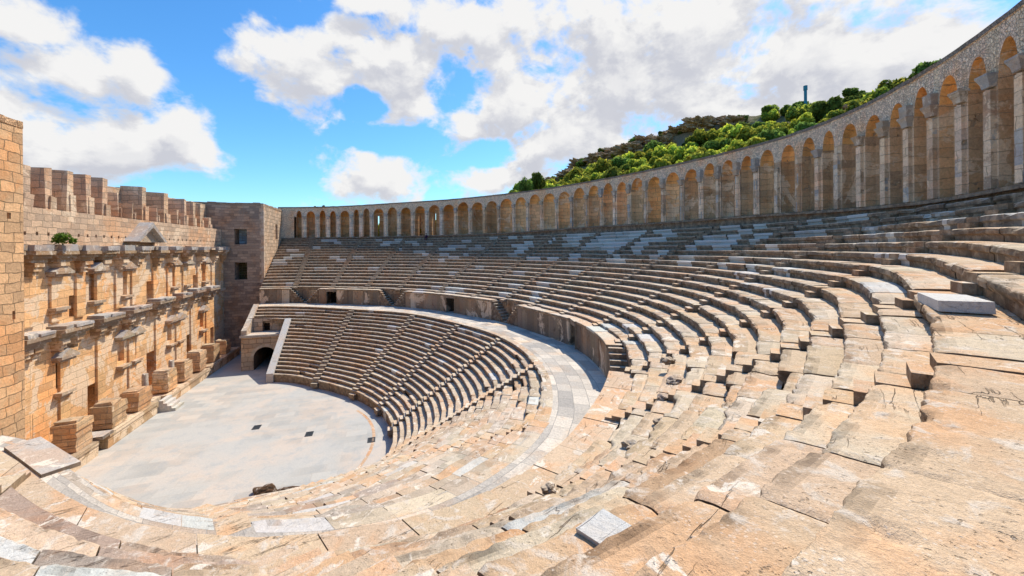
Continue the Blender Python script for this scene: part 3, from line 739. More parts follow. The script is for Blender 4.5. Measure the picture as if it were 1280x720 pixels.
for (a, b, z) in ((35.2, 37.7, -5.85), (38.6, 41.7, -5.8), (42.9, 45.9, -5.7), (47.2, 50.3, -5.6), (51.9, 55.2, -5.35), (56.9, 59.4, -5.3), (60.7, 63.3, -5.1), (64.8, 68.0, -5.2), (31.2, 34.2, -5.9)):
    mb = MB(); ledge(mb, VW, -22.75, a, b, H(z-.85), H(z), jc((.42, .30, .20), .1), 3)
    mb.box(VW-.05, -22.85, a+.25, b-1.4, H(z), H(z+.28), jc(GREYB), .04); mb.box(VW-.05, -22.7, a+1.1, b-.1, H(z+.004), H(z+.22), jc(GREYB), .04)
    blk = mb.build('entablature_block', M_TRIM, sb, .02)
    for uu in (a+.5, b-1.1):
        mb = MB(); ledge(mb, VW, -23.2, uu, uu+.75, H(z-1.75), H(z-.86), (.46, .30, .18), 3); mb.build('bracket', M_FRONS, blk)
mb = MB(); mb.box(VW-.05, -23.72, 30, 73, H(-6.1), H(-5.72), (.50, .33, .2)); mb.build('lower_cornice', M_FRONS, sb)
for a, b in zip(frange(30, 73, 1.3)[:-1], frange(30, 73, 1.3)[1:]):
    if random.random() < .75:
        mb = MB(); mb.box(VW-.3, -23.45+random.uniform(-.2, .25), a, b-.03-random.uniform(0, .3), H(.1), H(.42)+random.uniform(-.1, .16), jc(random.choice([GREYB, TAN, (.40, .30, .22)]), .12), .05); mb.build('cornice_stone', M_TRIM, sb, .02)
for u in (32, 34.6, 37.2, 39.6, 42.2, 44.6, 47.2, 49.7, 53.5, 56.5, 60.2, 64.2, 68.8, 72):
    mb = MB(); ledge(mb, VW, -22.95, u-.9, u+.9, H(-.75), H(.05), (.46, .30, .17), 3); mb.box(VW-.05, -22.95+random.uniform(-.1, .15), u-.85, u+.8, H(.055), H(.42)+random.uniform(0, .15), jc(GREYB), .05)
    blk = mb.build('entablature_block', M_TRIM, sb, .02)
    mb = MB(); ledge(mb, VW, -23.3, u-.45, u+.45, H(-1.7), H(-.76), (.50, .31, .17), 3); mb.build('bracket', M_FRONS, blk)
    mb = MB(); mb.box(VW-.05, VW+.16, u-.5, u+.5, H(-5.3), H(-1.72), jc(FC, .06)); mb.build('pilaster', M_FRONS, blk)
for u in (36.8, 40.4, 44.6, 49.1, 53.9, 58.4, 62.2, 66.8):
    mb = MB(); mb.box(VW-.05, VW+.16, u-.5, u+.5, H(-13.2), H(-7.4), jc(FC, .06)); mb.build('pilaster', M_FRONS, sb)
for u, z in [(u, -1.9) for u in NI]+[(u, -8.4) for u in (40.2, 47.6, 49.6, 56.6, 58.6, 65.2)]:
    mb = MB(); ledge(mb, VW, -23.35, u-.95, u+.95, H(z+.02), H(z+.42), jc((.46, .36, .27)), 2)
    a, b, zb, zt = u-.95, u+.95, H(z+.42), H(z+.95); x0, x1 = VW-.03, -23.4
    mb.quad([(x1, a, zb), (x1, b, zb), (x1, u, zt)], TAN); mb.quad([(x0, a, zb), (x1, a, zb), (x1, u, zt), (x0, u, zt)][::-1], GREYB); mb.quad([(x1, b, zb), (x0, b, zb), (x0, u, zt), (x1, u, zt)][::-1], GREYB)
    mb.build('niche_pediment', M_TRIM, sb)
    mb = MB(); ledge(mb, VW, -23.5, u-.75, u+.75, H(z-2.75), H(z-2.32), (.5, .36, .24), 2); mb.build('niche_sill', M_TRIM, sb)
mb = MB()     # central broken gable
x0, x1 = VW-.4, -23.1
for (pa, pb, th) in (((48.6, .95), (51.4, 2.95), .5), ((51.4, 2.95), (54.3, .9), .5)):
    q = [(pa[0], pa[1]), (pb[0], pb[1]), (pb[0], pb[1]-th), (pa[0]+ (.5 if pa[1] < 2 else 0), pa[1]-.0 if pa[1] < 2 else pa[1]-th), ]
    if pb[1] < 2: q = [(pa[0], pa[1]), (pb[0], pb[1]), (pb[0]-.5, pb[1]), (pa[0], pa[1]-th)]
    f = [(x1, u, H(z)) for u, z in q]; bk = [(x0, u, H(z)) for u, z in q]
    mb.quad(f, GREYB)
    for e in range(4): mb.quad([bk[e], bk[(e+1) % 4], f[(e+1) % 4], f[e]], jc(GREYB))
mb.quad([(-23.6, 49.3, H(.9)), (-23.6, 53.6, H(.9)), (-23.6, 51.4, H(2.5))], (.52, .40, .28))
mb.build('gable', M_TRIM, sb, .02)

# side towers
def tower(name, label, x0, x1, y0, y1, zt, mats, front_holes, side_holes, col):
    t = thing(name, label, 'tower', (x0, y0, 0))
    mb = MB(); holed_wall(mb, (0, y0), (1, 0), (0, -1), x0, x1, -.8, zt, front_holes, mats[1], back=True); mb.build('front_wall', mats[0], t)
    mb = MB(); holed_wall(mb, (x1, 0), (0, 1), (1, 0), y0, y1, -.8, zt-.02, side_holes, col); mb.build('side_wall', mats[2], t)
    mb = MB(); mb.quad([(x1, y1, -.8), (x0, y1, -.8), (x0, y1, zt), (x1, y1, zt)], col); mb.quad([(x0, y1, -.8), (x0, y0, -.8), (x0, y0, zt), (x0, y1, zt)], col); mb.build('back_wall', mats[2], t)
    mb = MB()
    mb.quad([(x0, y0, zt-.3), (x1, y0, zt-.3), (x1, y1, zt-.3), (x0, y1, zt-.3)], col)
    e = .45
    y = y0
    while y < y1-.1:
        b = min(y1, y+random.uniform(.8, 1.5)); mb.box(x1-e, x1+.03, y, b-.02, zt-.28, zt+random.uniform(-.08, .12), jc(col), .03); y = b
    x = x0
    while x < x1-e-.1:
        b = min(x1-e-.01, x+random.uniform(.8, 1.5)); mb.box(x, b-.02, y0-.03, y0+e, zt-.28, zt+random.uniform(-.05, .1), jc(mats[1]), .03); x = b
    mb.build('wall_top', M_RUBBLE, t)
    return t
SKYB = None
far_t = tower('side_tower', 'tall side tower with shade-toned grey front and two square windows beyond the orchestra', -29.5, -18.5, 73, 88, H(7.35), (M_DTOWER, DC, M_TOWER),
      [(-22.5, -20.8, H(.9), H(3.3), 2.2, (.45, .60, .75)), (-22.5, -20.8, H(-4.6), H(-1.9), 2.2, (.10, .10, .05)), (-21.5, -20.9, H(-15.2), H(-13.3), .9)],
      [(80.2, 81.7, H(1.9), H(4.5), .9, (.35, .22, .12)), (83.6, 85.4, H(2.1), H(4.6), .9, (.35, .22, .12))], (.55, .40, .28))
mb = MB()
for z in np.arange(0, H(7.2), .62):
    w = .55 if int(z/.62) % 2 else .35
    mb.box(-18.5-w, -18.46, 72.96, 73+(.9-w), z, z+.6, jc((.60, .46, .34), .08), .01)
mb.build('corner_quoin', M_TRIM, far_t)
tower('side_tower', 'near orange ashlar tower cut by the left edge of the picture', -32, -20.6, 19, 31.7, H(7.6), (M_TOWER, TC, M_TOWER), [], [(30.6, 30.85, H(1.9), H(2.25), .5), (30.9, 31.1, H(-3.9), H(-3.4), .5)], TC)

# stage platform with pedestals ------------------------------------------
st = thing('stage_platform', 'low masonry stage platform along the foot of the orange wall', 'stage', (-22.6, 52, 0))
mb = MB()
seg = [30, 39.2, 40.4, 49.1, 51.2, 70.5]
for a, b, hh in ((30, 39.4, 1.15), (40.5, 47.9, 1.1), (49.9, 60, 1.0), (60.01, 71, 1.15)):
    mb.box(-24, -21.3, a, b, -.1, hh, jc((.46, .32, .20), .05), .03); mb.box(-21.6, -21.2, a+.1, b-.1, hh-.24, hh+.03, jc((.48, .36, .25)), .03)
mb.box(-24, -22.2, 39.4, 40.5, -.1, .45, BROWN); mb.box(-24, -21.9, 47.9, 49.9, -.1, 1.06, (.46, .38, .3))
mb.build('front_wall', M_FRONS, st)
mb = MB(); mb.box(-23.8, -21.0, 39.3, 40.7, 1.19, 1.42, (.46, .43, .4), .03); mb.build('cover_slab', M_SEAT, st, .02)
PEDC = (.60, .40, .24)
PLAB = ["broken masonry pedestal half hidden behind the near seats by the tower", "nearest big square masonry pedestal on the stage", "second pedestal just right of the dark slab covered gap", "wide pedestal left of a stub column", "pedestal right of the white stage steps", "tall pedestal between two far dark doorways",
 "pedestal before the third stage door", "small pedestal second from the far grey tower", "small pedestal at the foot of the far tower"]
for n, (a, b, z) in enumerate(((33.4, 35.2, -12.9), (37.4, 39.2, -12.5), (41.5, 43.6, -12.7), (45.2, 47.4, -12.8), (50.4, 52.3, -12.5), (54.0, 56.0, -12.6), (57.9, 59.9, -12.3), (61.9, 63.9, -12.4), (66.3, 68.1, -12.7))):
    zb = 1.2; zt = H(z); mb = MB(); c = jc(PEDC, .08)
    k = 4
    for s in range(k):
        e = random.uniform(0, .07); mb.box(-22.95+e, -21.5-e*.8, a+e, b-e*.7, zb+(zt-zb)*s/k, zb+(zt-zb)*(s+1)/k-.008, jc(c, .14), .06)
    mb.box(-22.85, -21.65, a+.2, b-random.uniform(.3, .7), zt-.004, zt+random.uniform(.1, .3), jc(TAN), .06)
    tag(mb.build('stone_pedestal', M_UPPER, None, .03), PLAB[n], 'pedestal', 'pedestals on the stage front')
for u, lab in ((46.4+1.75, 'pale stub of a round column above the stage steps'), (53.2, 'pale stub of a round column between two farther pedestals')):
    mb = MB(); n = 14; rows = []
    for (r, z) in ((.36, 1.15), (.36, 1.3), (.27, 1.36), (.26, 2.6), (.245, 3.75), (.2, 3.82)):
        rows.append([(-22.4+r*math.cos(2*math.pi*i/n), u+r*math.sin(2*math.pi*i/n), z+(.06*math.sin(i*2.1) if z > 3.7 else 0)) for i in range(n+1)])
    mb.grid(rows, (.58, .48, .38), smooth=True); mb.quad(rows[-1][:-1], (.6, .5, .4)); tag(mb.build('broken_column', M_TRIM), lab, 'column', 'column stubs on the stage')
mb = MB()
for s in range(4): mb.box(-21.28, -19.9-.34*s, 48.0, 49.8, .0 if s == 0 else .27*s-.002, .27*(s+1), jc((.62, .57, .5), .06), .02)
tag(mb.build('stage_steps', M_TRIM, None, .015), 'short flight of pale stone steps leading up to the stage', 'stairs')

# arched side gate ------------------------------------------------------
pg = thing('side_gate', 'arched stone side passage with flat roof beside the far tower', 'gate', (-16, 63, 0))
GC = (.54, .40, .28)
x0, x1, y0, y1, zt = -18.1, -13.6, 60.9, 71., H(-11.4)
mb = MB(); ac, aw, asp, atp = -15.35, 1.35, H(-14.1), H(-12.75)
n = 14; arch = [(ac-aw*math.cos(math.pi*i/n), asp+(atp-asp)*math.sin(math.pi*i/n)) for i in range(n+1)]
mb.quad([(x0, y0, -.1), (ac-aw, y0, -.1), (ac-aw, y0, zt), (x0, y0, zt)], GC); mb.quad([(ac+aw, y0, -.1), (x1, y0, -.1), (x1, y0, zt), (ac+aw, y0, zt)], GC)
for (p, zp), (q, zq) in zip(arch[:-1], arch[1:]):
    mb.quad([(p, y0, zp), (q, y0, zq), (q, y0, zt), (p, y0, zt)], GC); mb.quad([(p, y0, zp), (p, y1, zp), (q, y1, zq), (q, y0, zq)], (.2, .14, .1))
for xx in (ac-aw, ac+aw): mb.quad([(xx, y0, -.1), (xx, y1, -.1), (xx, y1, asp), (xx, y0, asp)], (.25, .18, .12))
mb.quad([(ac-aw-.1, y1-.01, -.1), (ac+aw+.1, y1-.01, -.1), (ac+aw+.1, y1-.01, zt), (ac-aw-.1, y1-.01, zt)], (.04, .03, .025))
mb.quad([(x0, y1, -.1), (x0, y0, -.1), (x0, y0, zt), (x0, y1, zt)], GC); mb.build('arch_wall', M_TOWER, pg)
mb = MB()
for (p, zp), (q, zq) in zip(arch[:-1], arch[1:]):
    f = lambda x, z, k: (ac+(x-ac)*k, y0-.05, asp+(z-asp)*k)
    mb.quad([f(p, zp, 1.), f(q, zq, 1.), f(q, zq, 1.28), f(p, zp, 1.28)], jc((.56, .43, .31), .1))
mb.build('arch_ring', M_TRIM, pg)
mb = MB(); mb.box(x0-.15, x1+.25, y0-.2, 63.6, zt+.004, zt+.28, (.56, .49, .41), .02); mb.build('terrace_slab', M_TRIM, pg)
mb = MB(); holed_wall(mb, (0, 63.45), (1, 0), (0, -1), -17.9, -13.0, zt+.2, H(-9.25), [(-16.3, -15.4, zt+.25, H(-9.75), 1.0)], (.50, .40, .31)); mb.build('back_wall', M_TOWER, pg)
mb = MB(); w0 = -18.15; w1 = -17.5
pf = [(61.0, H(-11.1)), (61.0, H(-10.5)), (61.8, H(-10.2)), (66.4, H(-7.7)), (66.4, H(-11.1))]
a_ = [(w0, y, z) for y, z in pf]; b_ = [(w1, y, z) for y, z in pf]
mb.quad(a_, TAN); mb.quad(b_[::-1], TAN)
for e in range(5): mb.quad([a_[e], a_[(e+1) % 5], b_[(e+1) % 5], b_[e]], jc((.54, .45, .36)))
mb.build('parapet', M_TRIM, pg)
mb = MB(); rp = []     # inclined white ramp closing the lower rows
for j in range(0, 16):
    R, z = RLo(j, 86.6)-.1, (ZLo(j)+.12); d = deg(.75/R); rp.append((R, z, d))
rows = [[P3(R, 86.7, z-1.2), P3(R, 86.7, z), P3(R, 86.7+d, z), P3(R, 86.7+d, z-4 if False else max(-.05, z-3.2))] for R, z, d in rp]
mb.grid(rows, (.62, .58, .53)); mb.quad([(*P3(rp[0][0], 86.7, 0)[:2], -.05), (*P3(rp[0][0], 86.7+rp[0][2], 0)[:2], -.05), P3(rp[0][0], 86.7+rp[0][2], rp[0][1]), P3(rp[0][0], 86.7, rp[0][1])], (.6, .5, .42))
mb.build('ramp', M_TRIM, pg)

# ------------------------------------------------------------------ small things
def slab(x, y, L, W, Tk, col, label, z=None, name='marble_slab', rotoff=0., group=None):
    a = deg(math.atan2(y-CY, x-CX)); R = math.hypot(x-CX, y-CY)
    if z is None:
        i = 0
        while i < NU-1 and RU(i+1, a) < R: i += 1
        z = ZU(i, a)
    mb = MB(); mb.box(x-W/2, x+W/2, y-L/2, y+L/2, z-.02, z+Tk, col, .012, rad(a)+rotoff)
    return tag(mb.build(name, M_SEAT, None, .012), label, 'stone slab', group)
slab(11.1, 5.35, 1.5, .75, .2, jc(WHITE, .03), 'white marble block lying against the tall riser at right')
slab(1.9, 3.35, .42, .32, .05, (.62, .60, .56), 'small square pale slab on the orange tread at the bottom')
slab(1.35, 3.5, .45, .34, .05, (.60, .50, .38), 'small sandy slab left of the square pale slab')
slab(-12.95, 20.65, 4.4, 1.0, .14, (.54, .48, .42), 'big grey paving slab at the near end of the walkway', z=Z_WALK, name='paving_slab', rotoff=rad(45)-math.atan2(20.65-CY, -12.95-CX))
def grate(x, y, label):
    mb = MB(); z = EYE-15.7; w, l = .3, .45
    for (a, b, c, d) in ((-w, w, -l, -l+.08), (-w, w, l-.08, l), (-w, -w+.08, -l+.08, l-.08), (w-.08, w, -l+.08, l-.08)): mb.box(x+a, x+b, y+c, y+d, z-.05, z+.03, (.07, .07, .08))
    for q in range(4): yy = y-l+.12+q*.18; mb.box(x-w+.081, x+w-.081, yy, yy+.08, z-.05, z+.02, (.07, .07, .08))
    mb.box(x-w+.02, x+w-.02, y-l+.02, y+l-.02, z-.06, z+.004, (.02, .02, .02))
    tag(mb.build('floor_grate', M_IRON), label, 'drain grate', 'drain grates in the orchestra')
grate(-11.1, 41.2, 'dark floor grate nearest the stage'); grate(-6.4, 38.3, 'dark floor grate in the middle of the orchestra'); grate(-1.3, 35.5, 'floor grate beside the thin curved orange line')
def rock(name, x, y, z, r, seed, col, label, cat, group=None, mat=M_SEAT, flat=.6, sub=3):
    import bmesh
    bm = bmesh.new(); bmesh.ops.create_icosphere(bm, subdivisions=sub, radius=1)
    mb = MB()
    for v in bm.verts:
        p = v.co.copy(); n = 1+.45*noise.noise(p*1.3+Vector((seed, 0, 0)))+(.2*noise.noise(p*3.1+Vector((0, seed, 0))) if sub < 4 else .55*noise.fractal(p*2.6+Vector((0, seed, 0)), .6, 2.1, 5))
        q = p*n; mb.v.append((x+q.x*r[0], y+q.y*r[1], z+q.z*r[2]))
    for f in bm.faces: mb.f.append(tuple(v.index for v in f.verts)); mb.c.append(col); mb.u.append(None); mb.sm.append(False)
    bm.free(); return tag(mb.build(name, mat), label, cat, group)
rock('stone_boulder', -7.6, 30.0, .05, (.75, .4, .4), 3, (.10, .055, .03), 'dark brown boulder on the near rim of the orchestra', 'boulder')
rock('stone_boulder', -6.3, 29.4, .05, (.9, .35, .32), 8, (.09, .05, .03), 'long dark brown boulder right of the other one at the orchestra rim', 'boulder')
# rubble lying on the near treads
for n, (x, y, r) in enumerate(((5.6, 8.6, .16), (7.1, 9.3, .2), (3.3, 8.2, .13), (9.6, 12.0, .2), (8.3, 10.9, .15), (4.4, 10.3, .17), (11.0, 14.1, .2), (6.1, 11.9, .2))):
    a = deg(math.atan2(y-CY, x-CX)); R = math.hypot(x-CX, y-CY); i = 0
    while i < NU-1 and RU(i+1, a) < R: i += 1
    if R < RU(0, a): continue
    rock('loose_stone', x, y, ZU(i, a)+r*.25, (r*1.3, r, r*.8), 20+n, jc(TAN), 'small loose stone lying on the worn near seat rows', 'stone', 'loose stones on the near rows')

# seated person on the top row
def person():
    a = 62.4; R = R_G(a)-1.0; zs = ZU(17, a); pr = P3(R, a, 0)
    import bmesh
    r = rad(a); inn = Vector((-math.cos(r), -math.sin(r), 0)); sd = Vector((-inn.y, inn.x, 0)); o = Vector((pr[0], pr[1], zs+.02))
    P = lambda f, s, u: o+inn*f+sd*s+Vector((0, 0, u))
    vs = [P(0, 0, .12), P(.03, 0, .32), P(.06, 0, .50), P(.10, 0, .60), P(.13, 0, .70), P(.14, 0, .82)]; rd = [.16, .15, .16, .07, .10, .09]; ed = [(i, i+1) for i in range(5)]
    for s in (-1, 1):
        b = len(vs); vs += [P(.08, .1*s, .10), P(.46, .13*s, .14), P(.50, .13*s, -.36), P(.64, .13*s, -.40)]; rd += [.10, .075, .05, .04]; ed += [(0, b), (b, b+1), (b+1, b+2), (b+2, b+3)]
        b = len(vs); vs += [P(.06, .2*s, .50), P(.20, .26*s, .27), P(.44, .12*s, .22), P(.51, .10*s, .21)]; rd += [.06, .045, .035, .03]; ed += [(2, b), (b, b+1), (b+1, b+2), (b+2, b+3)]
    me = bpy.data.meshes.new('person'); me.from_pydata([tuple(v) for v in vs], ed, []); ob = bpy.data.objects.new('person', me); COL.objects.link(ob)
    md = ob.modifiers.new('skin', 'SKIN')
    for i, q in enumerate(me.skin_vertices[0].data): q.radius = (rd[i], rd[i]); q.use_root = (i == 0)
    ob.modifiers.new('sub', 'SUBSURF').levels = 2; ob.modifiers['sub'].render_levels = 2
    m, nt, out = new_mat('dark_clothes_and_skin'); t = NT(nt); sx = t.n('ShaderNodeSeparateXYZ'); t.l(t.pos(), sx.inputs[0])
    t.bsdf(out, t.mix(t.mapr(sx.outputs[2], zs+.60, zs+.66), (.06, .02, .05), (.40, .24, .17)), .85)
    me.materials.append(m); tag(ob, 'person in dark purple clothes sitting on the top row before the arcade', 'person')
    mb = MB(); rows = []
    c = P(.11, 0, .83); n = 10
    for (lr, lz) in ((.125, -.03), (.12, .05), (.085, .11), (.02, .135)): rows.append([tuple(c+Vector((lr*math.cos(2*math.pi*i/n), lr*math.sin(2*math.pi*i/n), lz))) for i in range(n+1)])
    mb.grid(rows, (.03, .02, .015), smooth=True); mb.build('hair', M_BARK, ob)
person()

# ------------------------------------------------------------------ hillside with shrubs
CREST = Ring([(-.6, .01), (.0, .02), (.143, .06), (.22, .085), (.318, .128), (.416, .170), (.502, .2105), (.548, .2245), (.603, .238), (.681, .2525), (.722, .262), (.77, .264), (.816, .269), (.859, .268), (.913, .269), (.964, .270), (1.01, .271), (1.069, .272), (1.131, .288), (1.25, .30), (1.45, .28), (1.8, .15)])
DB, DCR = 92., 175.
def hill_pt(az, s):
    """s 0..1 from the foot behind the gallery to the crest, beyond 1 the plateau behind"""
    d = DB+(DCR-DB)*s if s <= 1 else DCR+(s-1)*160
    zc = EYE+DCR*math.tan(CREST(az)); zf = EYE+2+ (DB*math.tan(CREST(az))*.35)
    if s <= 1:
        # gentle scrub slope, then a low cliff band just below the crest between two bearings
        cl = sstep(.28, .40, az)*(1-sstep(.80, .95, az))
        k = s**1.05
        cliff = sstep(.86, .93, s)
        k = k*(1-.16*cl)+.16*cl*cliff*1.0 if s < .93 else k*(1-.16*cl)+.16*cl
        z = zf+(zc-zf)*k
    else: z = zc-(s-1)*14
    x, y = d*math.sin(az), d*math.cos(az); v = Vector((x, y, z))
    z += noise.fractal(v*.06, 1, 2, 4)*1.6*min(1, s+.2)+(noise.fractal(v*.16, .8, 2, 4)*1.5 if s > .8 else 0)
    return (x, y, z)
mb = MB(); ss = [0, .1, .2, .3, .4, .5, .58, .66, .72, .78, .82, .85, .87, .89, .91, .93, .95, .97, 1., 1.03, 1.1, 1.3, 1.7, 2.4]
rows = [[hill_pt(az, s) for s in ss] for az in frange(-.3, 1.75, .012)]
rows = [[(r[0][0]*.9, r[0][1]*.9, -1.)]+r for r in rows]
mb.grid(rows, (.2, .16, .1), smooth=False); tag(mb.build('hillside_terrain', M_HILL), kind='structure')

def leaf_mesh(name, seed, n, lobes, colors, size=.16):
    rnd = random.Random(seed); mb = MB()
    L = []
    for _ in range(lobes):
        th, u = rnd.uniform(0, 6.283), rnd.uniform(-.25, .75); r = rnd.uniform(.35, .8)
        L.append((Vector((r*math.cos(th)*.75, r*math.sin(th)*.75, .55+u*.5)), rnd.uniform(.28, .5), rnd.uniform(.75, 1.25)))
    for _ in range(n):
        c, rr, br = rnd.choice(L)
        d = Vector((rnd.gauss(0, 1), rnd.gauss(0, 1), rnd.gauss(.25, 1))).normalized()
        p = c+d*rr*rnd.uniform(.55, 1.08)*Vector((1, 1, .85)).length/1.6
        if p.z < 0: p.z = abs(p.z)*.4
        nrm = (d+Vector((rnd.gauss(0, .6), rnd.gauss(0, .6), rnd.gauss(.2, .6)))).normalized()
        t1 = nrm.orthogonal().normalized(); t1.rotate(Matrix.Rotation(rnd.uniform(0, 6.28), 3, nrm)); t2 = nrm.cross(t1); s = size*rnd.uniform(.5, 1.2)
        k = br*rnd.uniform(.7, 1.2)*(.55+.6*max(0, min(1, p.z)))  # leaves brighten with height: light from above painted into the tint
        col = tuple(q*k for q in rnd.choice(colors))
        mb.quad([tuple(p+t1*s), tuple(p+t2*s*.55), tuple(p-t1*s), tuple(p-t2*s*.55)], col)
    o = mb.build(name, M_LEAF); return o
BRIGHT = [(.56, .55, .07), (.46, .48, .06), (.28, .35, .06)]
DARKG = [(.13, .19, .045), (.17, .24, .05), (.22, .28, .055)]
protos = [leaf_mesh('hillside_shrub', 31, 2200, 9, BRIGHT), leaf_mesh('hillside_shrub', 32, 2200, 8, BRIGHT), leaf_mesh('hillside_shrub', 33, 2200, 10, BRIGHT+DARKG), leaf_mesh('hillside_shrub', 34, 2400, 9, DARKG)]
SL = ['bright yellow green shrub in the mass on the slope above the arcade', 'bright yellow green shrub in the mass on the slope above the arcade', 'mixed green shrub in the mass on the slope above the arcade', 'dark green shrub on the crest or cliff foot of the hill']
SG = ['bright shrubs on the hillside', 'bright shrubs on the hillside', 'mixed shrubs on the hillside', 'dark shrubs on the hillside']
rnd = random.Random(5); spots = []
tries = 0
while len(spots) < 205 and tries < 20000:
    tries += 1
    az = rnd.uniform(.26, 1.10); s = rnd.uniform(.16, .99)
    cl = sstep(.34, .44, az)*(1-sstep(.78, .84, az))
    if cl > .5 and s > .80 and rnd.random() < .6: continue
    if CREST(az)*s < .05: continue
    p = hill_pt(az, s)
    sz = rnd.uniform(2.6, 4.3)*(.8+.4*s)
    if s > .8: sz = rnd.uniform(1.1, 2.4)+(.9 if az > .82 else 0)
    if any((p[0]-q[0][0])**2+(p[1]-q[0][1])**2 < ((.47 if s < .8 else .33)*(sz+q[1]))**2 for q in spots): continue
    spots.append((p, sz, az, s))
tries = 0
while len(spots) < 290 and tries < 6000:
    tries += 1; az = rnd.uniform(.27, .90); s = rnd.uniform(.74, 1.03)
    p = hill_pt(az, s); sz = rnd.uniform(.9, 2.0)
    if any((p[0]-q[0][0])**2+(p[1]-q[0][1])**2 < (.4*(sz+q[1]))**2 for q in spots): continue
    spots.append((p, sz, az, s))
used = set()
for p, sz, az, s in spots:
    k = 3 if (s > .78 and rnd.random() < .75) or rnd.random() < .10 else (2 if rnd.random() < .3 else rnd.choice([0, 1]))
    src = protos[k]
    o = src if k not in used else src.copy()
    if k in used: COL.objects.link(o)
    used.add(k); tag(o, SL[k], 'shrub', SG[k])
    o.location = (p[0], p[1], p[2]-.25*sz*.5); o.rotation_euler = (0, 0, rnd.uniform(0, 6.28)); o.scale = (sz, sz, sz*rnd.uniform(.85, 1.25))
def tree(label, loc, h, w, seed, colors, n=2600, group=None):
    t = thing('pine_tree', label, 'tree', loc, group)
    c = leaf_mesh('crown', seed, n, 11, colors, .13); c.parent = t; c.location = (0, 0, h*.3); c.scale = (w, w, h*.6)
    mb = MB(); nn = 8
    rows = [[(r*math.cos(2*math.pi*i/nn)+.1*z, r*math.sin(2*math.pi*i/nn), z) for i in range(nn+1)] for r, z in ((.22, -.5), (.16, h*.3), (.08, h*.65))]
    mb.grid(rows, (.1, .07, .05)); tr = mb.build('trunk', M_BARK); tr.parent = t
    for k in range(3):
        q = k*2.1; mb = MB(); a = Vector((.03*h, 0, h*(.3+.08*k))); b = a+Vector((math.cos(q)*w*.5, math.sin(q)*w*.5, h*.2))
        rows = [[tuple(p+Vector((r*math.cos(2*math.pi*i/5), r*math.sin(2*math.pi*i/5), 0))) for i in range(6)] for p, r in ((a, .08), (b, .03))]
        mb.grid(rows, (.1, .07, .05)); lb = mb.build('limb', M_BARK); lb.parent = t
    return t
for az, d, h, w, lab in ((.333, 118, 7, 2.3, 'dark green tree at the left foot of the hill, left one of the pair'), (.365, 122, 8, 2.7, 'dark green tree at the left foot of the hill, right one of the pair')):
    zz = EYE+d*math.tan(CREST(az)*.92)-h*.35
    tree(lab, (d*math.sin(az), d*math.cos(az), zz), h, w, int(az*1000), DARKG)
tree('grey green tree top just showing over the far end of the arcade', (-14.8, 104, EYE+2.0), 7.2, 2.6, 77, [(.08, .10, .07), (.10, .12, .08)])
for k, a in enumerate(slit_a):
    p = P3(R_G(a)+5.6, a, 0); o = protos[0].copy(); COL.objects.link(o); o.location = (p[0], p[1], EYE+1.2); o.scale = (2.2, 2.2, 4.2); o.rotation_euler = (0, 0, k*2.)
    tag(o, 'bright green shrub glimpsed through a slit at the back of the far arcade', 'shrub', 'shrubs behind the slits of the arcade')
# plant growing on the stage cornice
pl = leaf_mesh('cornice_plant', 91, 700, 6, [(.14, .22, .03), (.09, .16, .03)], .14); pl.location = (-22.9, 38.9, H(.42)); pl.scale = (.75, .75, .75)
tag(pl, 'small green plant growing on the grey cornice of the stage wall', 'plant')
# blue pole on the hill
p = hill_pt(.924, .86); mb = MB(); n = 10
for (r, z0, z1) in ((.45, 0, 9.2), (.6, 9.2, 9.6)):
    rows = [[(p[0]+r*math.cos(2*math.pi*i/n), p[1]+r*math.sin(2*math.pi*i/n), p[2]+z) for i in range(n+1)] for z in (z0-1, z1)]
    mb.grid(rows, (.05, .2, .3)); mb.quad(rows[1][:-1], (.05, .2, .3))
mb.box(p[0]+.5, p[0]+2.2, p[1]-.5, p[1]+.5, p[2], p[2]+2.6, (.05, .2, .3))
tag(mb.build('metal_pole', M_BLUE), 'thin blue metal pole with a cabinet standing among shrubs on the hill', 'pole')
for n, (az, s, r) in enumerate(((.40, .95, 2.6), (.44, .9, 3.0), (.47, .98, 3.4), (.51, .92, 3.8), (.55, .98, 3.2), (.585, .9, 4.), (.98, .74, 3.0), (.62, .97, 4.), (.655, .91, 3.6), (.69, .97, 4.4), (.73, .92, 4.), (.765, .98, 3.6), (.80, .93, 3.2))):
    q = hill_pt(az, s); rock('rock_outcrop', q[0], q[1], q[2], (r*1.5, r, r*.6), 40+n, (.24, .18, .14),
         ['weathered brown rock outcrop in the low cliff band of the hill', 'brown rock outcrop among shrubs just right of the blue pole'][n == 6], 'rock', None if n == 6 else 'rock outcrops of the cliff band', M_CLIFF, sub=5)

# ------------------------------------------------------------------ sky, sun, camera
SUN_EL, SUN_AZ = 54., 33.            # azimuth measured from +x (across the seats) towards +y (far end)
w = bpy.data.worlds.new('World'); scene.world = w; w.use_nodes = True; nt = w.node_tree
for n in list(nt.nodes): nt.nodes.remove(n)
t = NT(nt); out = t.n('ShaderNodeOutputWorld'); bg = t.n('ShaderNodeBackground'); bg.inputs[1].default_value = .1; t.l(bg.outputs[0], out.inputs[0])
sky = t.n('ShaderNodeTexSky'); sky.sky_type = 'NISHITA'; sky.sun_disc = False; sky.sun_elevation = rad(SUN_EL); sky.sun_rotation = rad(90-SUN_AZ); sky.air_density = 1.0; sky.dust_density = .6; sky.ozone_density = 2.5
tc = t.n('ShaderNodeTexCoord'); sep = t.n('ShaderNodeSeparateXYZ'); t.l(tc.outputs['Generated'], sep.inputs[0])
az = t.math('ARCTAN2', sep.outputs[0], sep.outputs[1]); el = t.math('ARCSINE', sep.outputs[2])
cmb = t.n('ShaderNodeCombineXYZ'); t.l(az, cmb.inputs[0]); t.l(el, cmb.inputs[1])
